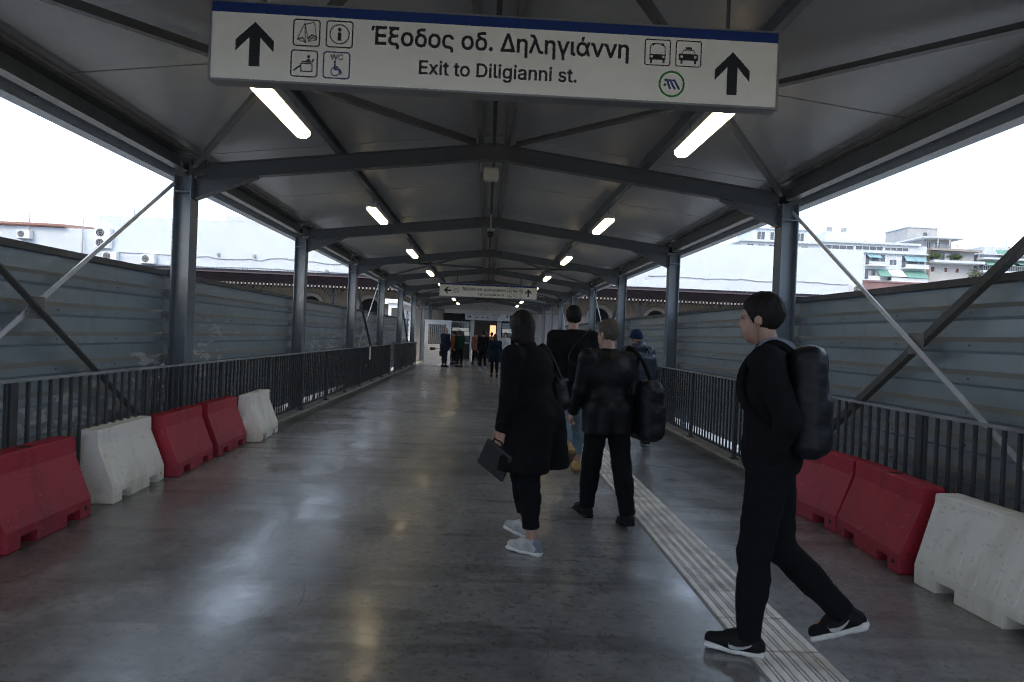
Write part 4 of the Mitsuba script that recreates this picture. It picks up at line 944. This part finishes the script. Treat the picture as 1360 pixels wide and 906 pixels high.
def hand_mesh(J, n, curl=35, h=0.0032):
    s = -1 if n == 'L' else 1
    S = J['S']; w = J[n]['wr']; d = J[n]['d2']
    inw = np.array([-s, 0, 0.0]); inw -= inw @ d * d; inw /= np.linalg.norm(inw)      # palm faces the thigh
    fwd = np.cross(inw, d) * s; fwd = fwd if fwd[1] > 0 else -fwd
    R = np.stack([fwd, d, inw], 1)
    P = [('c', w - d * 0.04 * S, w + d * 0.02 * S, 0.024 * S, 0.024 * S), ('b', w + d * 0.058 * S, (0.040 * S, 0.048 * S, 0.0145 * S), R, 0.012)]
    for i, (off, L) in enumerate(((0.029, 0.072), (0.010, 0.080), (-0.010, 0.075), (-0.028, 0.058))):
        p = w + (d * 0.098 + fwd * off) * S
        a = rad(8 + 4 * i)
        for k, (fr, r0, r1) in enumerate(((0.45, 0.0092, 0.0086), (0.31, 0.0086, 0.0080), (0.24, 0.0080, 0.0068))):
            a += rad(curl) * (0.5 if k == 0 else 0.9)
            q = p + (d * math.cos(a) + inw * math.sin(a)) * L * fr * S
            P.append(('c', p, q, r0 * S, r1 * S)); p = q
    p = w + (d * 0.022 + fwd * 0.030) * S; 
    for L, dd, r0, r1 in ((0.042, d * .6 + fwd * .75 + inw * .25, .012, .0105), (0.030, d * .85 + fwd * .35 + inw * .4, .0100, .0090), (0.024, d * .9 + inw * .45, .0090, .0075)):
        dd = dd / np.linalg.norm(dd); q = p + dd * L * S; P.append(('c', p, q, r0 * S, r1 * S)); p = q
    return blob(P, h=h, k=0.007, smooth=1)

def person(label, x, y, heading, J, h=0.009, top=('jacket', 'm_cloth_black'), hem=0.86, flare=0.0, bottom='m_trouser', cuff=0.055, leg_w=1.0, shoes='m_shoe_black', sole=None, hair='m_hair_dark', long_hair=0, bulk=1.0, hat=None, hands=True, collar=0.03, logo=False, bald=False, ankle_cut=0.0, hood=False, seed=0, scarf=None):
    t = thing('person', label, 'person')
    S, Wd = J['S'], J['wide']
    M = np.eye(4); M[:3, :3] = rotz(rad(heading)); M[:3, 3] = [x, y, 0]
    def put(name, me, m, smooth=True, lab=None):
        me = me.copy(); me.apply_transform(M); return part(t, name, me, m, smooth, label=lab)
    hR, hc = J['hR'], J['head']
    def hp(v): return hc + hR @ (np.array(v) * S)
    # body
    P = [('e', J['pelvis'], (0.155 * S, 0.11 * S, 0.13 * S), I3), ('e', J['waist'], (0.135 * S, 0.095 * S, 0.16 * S), I3), ('e', J['chest'], (0.165 * S * Wd, 0.11 * S, 0.20 * S), I3),
         ('c', J['L']['sh'], J['R']['sh'], 0.058 * S, 0.058 * S), ('c', J['neck'] - [0, 0, .03], J['headb'] + [0, 0, .02], 0.056 * S, 0.052 * S)]
    P += [('e', hp((0, -.012, .028)), (0.074 * S, 0.092 * S, 0.088 * S), hR), ('e', hp((0, .022, -.045)), (0.056 * S, 0.066 * S, 0.070 * S), hR), ('c', hp((0, .055, -.092)), hp((0, .06, -.085)), .022 * S, .022 * S),
          ('c', hp((0, .082, .012)), hp((0, .103, -.026)), .010 * S, .0135 * S), ('c', hp((-.018, .082, -.062)), hp((.018, .082, -.062)), .0085 * S, .0085 * S),
          ('c', hp((-.040, .074, .028)), hp((.040, .074, .028)), .011 * S, .011 * S)]
    for s in (-1, 1): P.append(('e', hp((s * .076, -.008, -.012)), (.010 * S, .020 * S, .032 * S), hR @ rotz(s * .35)))
    for n in 'LR':
        a = J[n]
        P += [('c', a['hip'], a['knee'], .082 * S, .055 * S), ('c', a['knee'], a['ank'], .054 * S, .036 * S), ('c', a['knee'] * .68 + a['ank'] * .32 - [0, .014 * S, 0], a['knee'] * .5 + a['ank'] * .5 - [0, .008, 0], .052 * S, .044 * S),
              ('c', a['sh'], a['elb'], .050 * S, .040 * S), ('c', a['elb'], a['wr'], .040 * S, .026 * S), ('c', a['ank'], a['ank'] + a['fd'] * .12 * S - [0, 0, .035 * S], .036 * S, .028 * S)]
    body = blob(P, h=h, k=0.022, smooth=2)
    if hands:
        body = cat(body, hand_mesh(J, 'L'), hand_mesh(J, 'R'))
    put('body', body, 'm_skin')
    eyes = []
    for s in (-1, 1):
        e = trimesh.creation.icosphere(1, .0095 * S); e.apply_translation(hp((s * .031, .0795, .012))); eyes.append(e)
    put('eye', eyes[0], 'm_eye'); put('eye', eyes[1], 'm_eye')
    # hair
    if not bald:
        k = .010
        HP_ = [('e', hp((0, -.016, .034)), ((.074 + k) * S, (.092 + k) * S, (.088 + k * 1.3) * S), hR)]
        fr = hR @ np.array([0, 1.0, 0.0])
        cuts = [(hp((0, .058, .045)), hR @ np.array([0, .9, -.55])), (hp((0, -.02, -.062)), hR @ np.array([0, .45, -1.0]))]
        if long_hair:
            HP_ += [('c', hp((0, -.055, 0)), hp((0, -.07, -long_hair)), .078 * S, .055 * S), ('c', hp((-.05, -.03, 0)), hp((-.055, -.035, -long_hair * .85)), .04 * S, .035 * S), ('c', hp((.05, -.03, 0)), hp((.055, -.035, -long_hair * .85)), .04 * S, .035 * S)]
            cuts = cuts[:1]
        put('hair', blob(HP_, h=max(.006, h * .7), k=.02, cuts=cuts, fold=.009, fs=(64, 64, 26), seed=seed), hair)
    if hat:
        put('beanie', blob([('e', hp((0, -.014, .050)), (.090 * S, .108 * S, .098 * S), hR), ('c', hp((-.03, -.014, .012)), hp((.03, -.014, .012)), .078 * S, .078 * S)], h=.007, k=.02, cuts=[(hp((0, 0, .0)), hR @ np.array([0, .15, -1.0]))], fold=.005, seed=seed), hat)
    # trousers
    tw_ = leg_w
    P = [('e', J['pelvis'] - [0, 0, .01], (0.170 * S, 0.125 * S, 0.15 * S), I3)]
    for n in 'LR':
        a = J[n]; e = a['ank'] + (a['knee'] - a['ank']) * (cuff + ankle_cut) / .41
        P += [('c', a['hip'], a['knee'], .098 * S * min(1.06, tw_), .066 * S * tw_), ('c', a['knee'], e, .066 * S * tw_, .052 * S * tw_, True), ('c', a['knee'] * .7 + e * .3 - [0, .012 * S, 0], a['knee'] * .5 + e * .5, .060 * S * tw_, .056 * S * tw_)]
    put('trousers', blob(P, h=h, k=.028, cuts=[(J['waist'] + [0, 0, .02], (0, 0, 1))], fold=.011, fs=(10, 10, 17), seed=seed), bottom)
    # jacket or coat
    b = bulk; st_, sm_ = top
    P = [('e', J['waist'], (0.160 * S * b, 0.122 * S * b, 0.19 * S), I3), ('e', J['chest'], (0.185 * S * Wd * b, 0.135 * S * b, 0.205 * S), I3), ('c', J['L']['sh'], J['R']['sh'], .076 * S, .076 * S), ('c', J['neck'] - [0, 0, .06], J['neck'] + [0, 0, collar], .072 * S, .064 * S, True),
         ('e', J['pelvis'] + [0, 0, .02], (0.178 * S * b, 0.138 * S * b, 0.16 * S), I3)]
    hz = hem * S
    if hem < 0.84:
        k0 = (J['L']['knee'] + J['R']['knee']) / 2; c0 = J['pelvis']
        for s in (-1, 1):
            for dy in (-.05, .05):
                bot = np.array([s * (.10 + flare * .4) * S, k0[1] * .35 + dy * S * (1 + 4 * flare) - flare * .10, hz - .03])
                P.append(('c', c0 + [s * .075 * S, dy * S, .02], bot, .115 * S * b, (.105 + flare * .25) * S))
    sl = []
    for n in 'LR':
        a = J[n]; e = a['wr'] + a['d2'] * .012 * S
        P += [('c', a['sh'], a['elb'], .070 * S * b, .058 * S * b), ('c', a['elb'], e, .057 * S * b, .043 * S * b, True)]
    if hood: P += [('e', J['neck'] + np.array([0, -.09, .03]) * S, (.12 * S, .075 * S, .09 * S), I3)]
    put(st_, blob(P, h=h, k=.026, cuts=[(np.array([0, 0, hz]), (0, 0, -1))], fold=.008 if sm_ == 'm_leather' else .013, fs=(15, 15, 11) if sm_ == 'm_leather' else (9, 9, 12), seed=seed + 3), sm_)
    if scarf: put('scarf', blob([('c', J['neck'] + [-.06 * S, .0, .01], J['neck'] + [.06 * S, .0, .01], .075 * S, .075 * S), ('c', J['neck'] + [-.05, .03, 0], J['neck'] + [.05, .03, 0.01], .065 * S, .065 * S)], h=h, k=.02, fold=.012, seed=seed), scarf)
    # shoes
    for n in 'LR':
        a = J[n]; fd = a['fd']; s = -1 if n == 'L' else 1
        side = np.cross(fd, [0, 0, 1.0]); side /= np.linalg.norm(side); upv = np.cross(side, fd)
        R = np.stack([side, fd, upv], 1)
        o = a['ank'] - upv * .082 * S            # sole level below the ankle
        q = lambda sx, f, u: o + (side * sx + fd * f + upv * u) * S
        up_ = [('c', q(0, -.045, .045), q(0, .07, .045), .040 * S, .043 * S), ('c', q(0, .07, .042), q(-s * .008, .165, .036), .043 * S, .034 * S), ('c', q(0, -.03, .06), q(0, -.01, .105), .041 * S, .038 * S), ('c', q(0, .0, .085), q(0, .10, .05), .037 * S, .033 * S), ('c', q(0, .012, .098), q(0, .075, .068), .038 * S, .033 * S)]
        sh = put('shoe', blob(up_, h=.0062, k=.02, cuts=[(q(0, 0, .018), -upv), (q(0, -.01, .112), upv)], smooth=2), shoes)
        so = [('b', q(-s * .002, .01, .014), (.038 * S, .085 * S, .0145 * S), R, .012 * S), ('b', q(-s * .004, .118, .015), (.043 * S, .078 * S, .0145 * S), R, .013 * S), ('b', q(0, -.045, .019), (.036 * S, .036 * S, .018 * S), R, .012 * S)]
        me = blob(so, h=.0062, k=.014, smooth=1); me.apply_transform(M)
        part(sh, 'sole', me, sole or shoes, True)
        if shoes == 'm_shoe_white':
            hm_ = blob([('c', q(0, -.047, .045), q(0, -.034, .082), .0425 * S, .0405 * S)], h=.006, k=.01, cuts=[(q(0, -.018, .05), fd), (q(0, 0, .024), -upv)], smooth=1); hm_.apply_transform(M); part(sh, 'heel_panel', hm_, 'm_strap_grey', True)
        if shoes == 'm_shoe_white' or logo:
            L = [tube([q(-.020 + .002 * k, .048 + .02 * k, .098 - .012 * k), q(0, .052 + .02 * k, .104 - .012 * k), q(.020 - .002 * k, .048 + .02 * k, .098 - .012 * k)], .0028, 5) for k in range(4)]
            me = cat(*L); me.apply_transform(M); part(sh, 'lace', me, 'm_shoe_white' if not logo else 'm_shoe_black', kind='stuff')
        if logo:                                  # curved white tick on each outer side
            ts = np.linspace(0, 1, 16)
            f_ = .085 - .105 * ts; 
            zc = .040 + .024 * ts ** 1.3 - .012 * np.sin(ts * np.pi) ; wd = .0095 * (1 - ts) ** .7 * np.clip(ts * 7 + .35, 0, 1) + .0012
            polyt = list(zip(f_, zc + wd)) + list(zip(f_[::-1], (zc - wd)[::-1]))
            polyt[0:0] = [(.088, .062)]
            tk = sg.Polygon(polyt).buffer(0)
            gs = max(getattr(tk, 'geoms', [tk]), key=lambda g: g.area)
            for sd in (-1, 1):
                me = trimesh.creation.extrude_polygon(gs, .010, engine='earcut').subdivide()
                v = me.vertices.copy()
                wv = .0465 - .0006 + np.where(v[:, 2] > .005, .0032, -.006) - np.abs(v[:, 1] - .045) * .12
                me.vertices = o + (side[None] * (sd * wv)[:, None] + fd[None] * v[:, :1] + upv[None] * v[:, 1:2]) * S
                if sd < 0: me.invert()
                me.apply_transform(M); part(sh, 'tick_emblem', me, 'm_shoe_white')
    J['M'] = M
    return t, M

def held(name, label, catg, M, pieces, group=None):
    t = thing(name, label, catg, group)
    for nm, me, m, sm in pieces:
        me = me.copy(); me.apply_transform(M); part(t, nm, me, m, sm)
    return t
def strap(pts, w=0.018, th=0.005):
    pts = np.asarray(pts, float)
    from scipy.interpolate import CubicSpline
    u = np.linspace(0, 1, len(pts)); c = CubicSpline(u, pts)(np.linspace(0, 1, 26))
    return tube(c, w, 8)

# striding man with rucksack, nearest the camera
J = joints(1.76, ((7, 5, 3), (-6, 42, -28)), ((-22, 44, 5), (-20, 44, 5)), lean=0.035, head=(-8, -4), inward=(.32, .32))
_, M = person('person in black striding left past the right barriers, black white soled trainers', 1.43, 3.31, 62, J, h=0.0085, top=('jacket', 'm_cloth_black'), hem=0.86, bottom='m_trouser', cuff=.0, leg_w=1.12, shoes='m_shoe_black', sole='m_sole', hair='m_hair_dark', logo=True, seed=1, bulk=1.02, collar=.05, hood=False)
S = J['S']; c = J['chest'] + np.array([0, -.180, -.055])
pack = blob([('b', c, (.175, .080, .265), rotx(-.04), .065), ('b', c + [0, -.066, -.10], (.14, .038, .13), rotx(-.04), .030), ('c', c + [-.10, .02, .20], c + [.10, .02, .20], .05, .05)], h=.009, k=.03, fold=.012, seed=9)
st1 = [strap([c + [s_ * .09, .06, .20], J['chest'] + [s_ * .115, -.03, .215], J['chest'] + [s_ * .125, .06, .165], J['chest'] + [s_ * .125, .122, .05], J['chest'] + [s_ * .145, .085, -.10], c + [s_ * .13, .06, -.15]], .020) for s_ in (-1, 1)]
tapes = []
for s_ in (-1, 1):
    for o_ in (-.016, .016):
        tapes.append(('strap_stripe', strap([c + [s_ * .09 + o_, .05, .232], J['chest'] + [s_ * .112 + o_, -.03, .240], J['chest'] + [s_ * .12 + o_, .055, .192]], .0065), 'm_strap_grey', True))
held('rucksack', 'black rucksack with grey striped shoulder straps on the striding person', 'backpack', M, [('bag', pack, 'm_nylon', True), ('strap', st1[0], 'm_cloth_black', True), ('strap', st1[1], 'm_cloth_black', True)] + tapes + [
    ('zip', tube([c + np.array([-.10, -.094, .0]), c + np.array([0, -.097, .0]), c + np.array([.10, -.094, .0])], .004, 5), 'm_strap_grey', True)])

# woman in a long black coat
J = joints(1.68, ((-3, 3, 2), (26, 36, 8)), ((-3, 14, 8), (-6, 28, 10)), lean=0.12, head=(-26, -6))
_, M = person('person in a long black coat and white trainers walking left, dark folder in hand', 0.375, 4.80, 52, J, h=0.0088, top=('coat', 'm_coat_black'), hem=0.60, flare=.12, bottom='m_trouser', ankle_cut=.05, leg_w=1.12, shoes='m_shoe_white', sole='m_sole', hair='m_hair_dark', long_hair=.10, seed=2, bulk=1.18, collar=.06)
w = J['L']['wr'] + J['L']['d2'] * .10
held('document_folder', 'flat black folder hanging from the hand of the person in white trainers', 'folder', M, [('cover', blob([('b', w + [-.01, .02, -.115], (.012, .125, .10), rotx(.45), .008)], h=.006, k=.005, smooth=1), 'm_black', 40), ('handle', tube([w + [-.01, -.045, -.03], w + [-.01, -.03, .012], w + [-.01, .03, .03], w + [-.01, .05, .0]], .008, 6), 'm_leather', True)])
b = J['R']['elb'] + np.array([.07, .02, -.02])
held('shoulder_bag', 'black handbag with a pale edge under the arm of the person in the long coat', 'handbag', M, [('bag', blob([('b', b + [0, .02, .0], (.075, .165, .125), rotx(-.2), .05)], h=.008, k=.02, fold=.012, seed=4), 'm_leather', True), ('trim', tube([b + [.062, -.12, .125], b + [.068, .02, .115], b + [.062, .15, .07]], .009, 6), 'm_strap_grey', True),
    ('strap', strap([b + [0, -.12, .10], J['R']['sh'] + [.05, -.05, .02], J['R']['sh'] + [.0, .0, .085], J['R']['sh'] + [.05, .08, -.02], b + [0, .13, .08]], .011), 'm_leather', True)])

# man in a leather jacket with a bag at his side
J = joints(1.68, ((13, 3, 4), (-16, 6, -10)), ((12, 22, 7), (-4, 14, 9)), lean=0.02, head=(24, 0), wide=1.06)
_, M = person('grey haired person in a black leather jacket and wide dark trousers, large bag at right', 1.03, 5.62, 14, J, h=0.009, top=('jacket', 'm_leather'), hem=0.76, bottom='m_trouser', leg_w=1.22, cuff=.0, shoes='m_shoe_black', hair='m_hair_grey', seed=3, bulk=1.12, collar=.03)
b = np.array([.31, -.06, .95])
held('shoulder_bag', 'large black shoulder bag hanging at the right side of the person in leather', 'bag', M, [('bag', blob([('b', b + [0, 0, -.03], (.10, .18, .24), I3, .07), ('b', b + [.075, -.01, -.10], (.05, .14, .13), I3, .045), ('b', b + [0, 0, .17], (.07, .15, .06), I3, .05)], h=.009, k=.03, fold=.016, seed=6), 'm_nylon', True),
    ('strap', strap([b + [0, -.12, .15], J['R']['sh'] + [.05, -.08, .02], J['R']['sh'] + [-.02, 0, .09], J['R']['sh'] + [.05, .09, -.05], b + [0, .13, .15]], .017), 'm_cloth_black', True)])

# tall man behind them, jeans and mustard shoes
J = joints(1.87, ((-14, 48, -40), (6, 4, 0)), ((10, 12, 5), (-8, 14, 5)), lean=0.03, head=(-3, 2), wide=1.08)
_, M = person('tall person in black with turned up pale jeans and mustard shoes, behind the front walkers', 0.98, 7.62, 4, J, h=0.0105, top=('coat', 'm_cloth_black'), hem=0.74, bottom='m_denim', ankle_cut=.05, leg_w=1.0, shoes='m_shoe_mustard', sole='m_sole_brown', hair='m_hair_dark', seed=5, bulk=1.08)
b = J['chest'] + np.array([.05, -.20, -.02])
held('messenger_bag', 'dark bag slung across the back of the tall person in jeans', 'bag', M, [('bag', blob([('b', b + [0.02, 0, -.22], (.16, .05, .12), I3, .045)], h=.01, k=.02, fold=.01), 'm_cloth_black', True), ('strap', strap([b + [-.1, .02, -.13], J['chest'] + [-.02, -.165, .05], J['R']['sh'] + [-.04, -.03, .09], J['chest'] + [.12, .10, .16]], .009), 'm_nylon', True)])

# walker in a blue beanie by the right railing
J = joints(1.66, ((10, 6, 2), (-10, 14, -8)), ((10, 26, 10), (-8, 30, 14)), lean=0.05, head=(4, -4), wide=1.1)
_, M = person('person in a blue beanie and shiny puffer jacket walking by the right railing', 2.22, 9.9, 10, J, h=0.0105, top=('jacket', 'm_puffer'), hem=0.80, bottom='m_trouser', shoes='m_shoe_black', hat='m_beanie', bald=True, seed=6, bulk=1.25, hood=True)
c = J['chest'] + np.array([0.02, -.25, -.10])
held('rucksack', 'dark blue rucksack on the back of the person in the blue beanie', 'backpack', M, [('bag', blob([('b', c, (.16, .085, .20), I3, .07)], h=.01, k=.03, fold=.014, seed=3), 'm_puffer', True), ('strap', strap([c + [-.1, .04, .16], J['L']['sh'] + [.06, 0, .08], J['chest'] + [-.12, .14, .06]], .016), 'm_nylon', True), ('strap', strap([c + [.1, .04, .16], J['R']['sh'] + [-.06, 0, .08], J['chest'] + [.12, .14, .06]], .016), 'm_nylon', True)])

# farther people
def far_person(label, x, y, heading, J, **k): return person(label, x, y, heading, J, h=.016, hands=True, **k)
stand = lambda H_, **k: joints(H_, ((1, 2, 0), (-2, 2, 0)), ((4, 12, 5), (3, 10, 5)), **k)
walk = lambda H_, **k: joints(H_, ((13, 4, 4), (-13, 12, -12)), ((-10, 14, 6), (12, 18, 6)), **k)
J = joints(1.74, ((1, 2, 0), (-1, 2, 0)), ((8, 20, 8), (4, 12, 6)), head=(0, -4))
_, M = far_person('bald person in a navy coat standing at the white cabin', -1.83, 30.5, -40, J, top=('coat', 'm_navy'), hem=.74, bottom='m_navy', seed=11, bald=True, bulk=1.15)
w = J['L']['wr'] + [0, .0, -.1]
held('carrier_bag', 'dark bag with a pink top held by the person at the white cabin', 'bag', M, [('bag', blob([('b', w + [0, .0, -.22], (.10, .20, .13), I3, .05)], h=.014, k=.02), 'm_cloth_black', True), ('pink_flap', blob([('b', w + [0, .02, -.05], (.05, .09, .06), I3, .03)], h=.012, k=.02), 'm_pink', True)])
held('folded_umbrella', 'folded black umbrella with a thick head sticking out to the left at the cabin', 'umbrella', np.eye(4), [('canopy', blob([('c', (-2.42, 30.45, .80), (-2.28, 30.45, .80), .075, .05)], h=.012, k=.02), 'm_black', True), ('shaft', tube([(-2.30, 30.45, .80), (-2.02, 30.46, .80)], .014, 6), 'm_black', True)])
far_person('person in a dark green jacket standing right of the navy coat', -1.17, 30.8, 35, stand(1.66), top=('jacket', 'm_dark_green'), hem=.82, bottom='m_trouser', seed=12, hair='m_hair_brown', long_hair=.05)
far_person('person in a navy knee length coat walking away in the middle of the floor', .33, 24.6, 2, walk(1.55), top=('coat', 'm_navy'), hem=.60, flare=.08, bottom='m_trouser', seed=13, hair='m_hair_brown', long_hair=.12, bulk=1.2)
far_person('slim person in black walking away toward the doorway, left of the navy coat', -.12, 29.4, 4, walk(1.68), top=('jacket', 'm_cloth_black'), hem=.78, bottom='m_trouser', shoes='m_shoe_white', seed=14)
far_person('person in an orange tan jacket near the doorway at the far end', -.50, 34.5, 20, walk(1.66), top=('jacket', 'm_tan'), hem=.74, bottom='m_trouser', seed=15, hair='m_hair_brown')
far_person('person in an orange vest behind the two people at the cabin', -1.55, 33.6, 60, stand(1.62), top=('vest', 'm_orange'), hem=.78, bottom='m_trouser', seed=16)
far_person('dark haired person in a pale top facing the camera at the far end', .95, 33.5, 170, stand(1.64), top=('top', 'm_light'), hem=.82, bottom='m_trouser', seed=17, long_hair=.1)
far_person('person in black beyond the pale top at the right of the far end', 1.45, 34.5, 8, walk(1.70), top=('jacket', 'm_cloth_black'), hem=.78, bottom='m_trouser', seed=18)
far_person('person with raised arms photographing the lit panel in the doorway', .30, 38.5, 0, joints(1.66, ((2, 2, 0), (-2, 2, 0)), ((60, 80, 14), (60, 80, 14))), top=('jacket', 'm_tan'), hem=.78, bottom='m_trouser', seed=19)
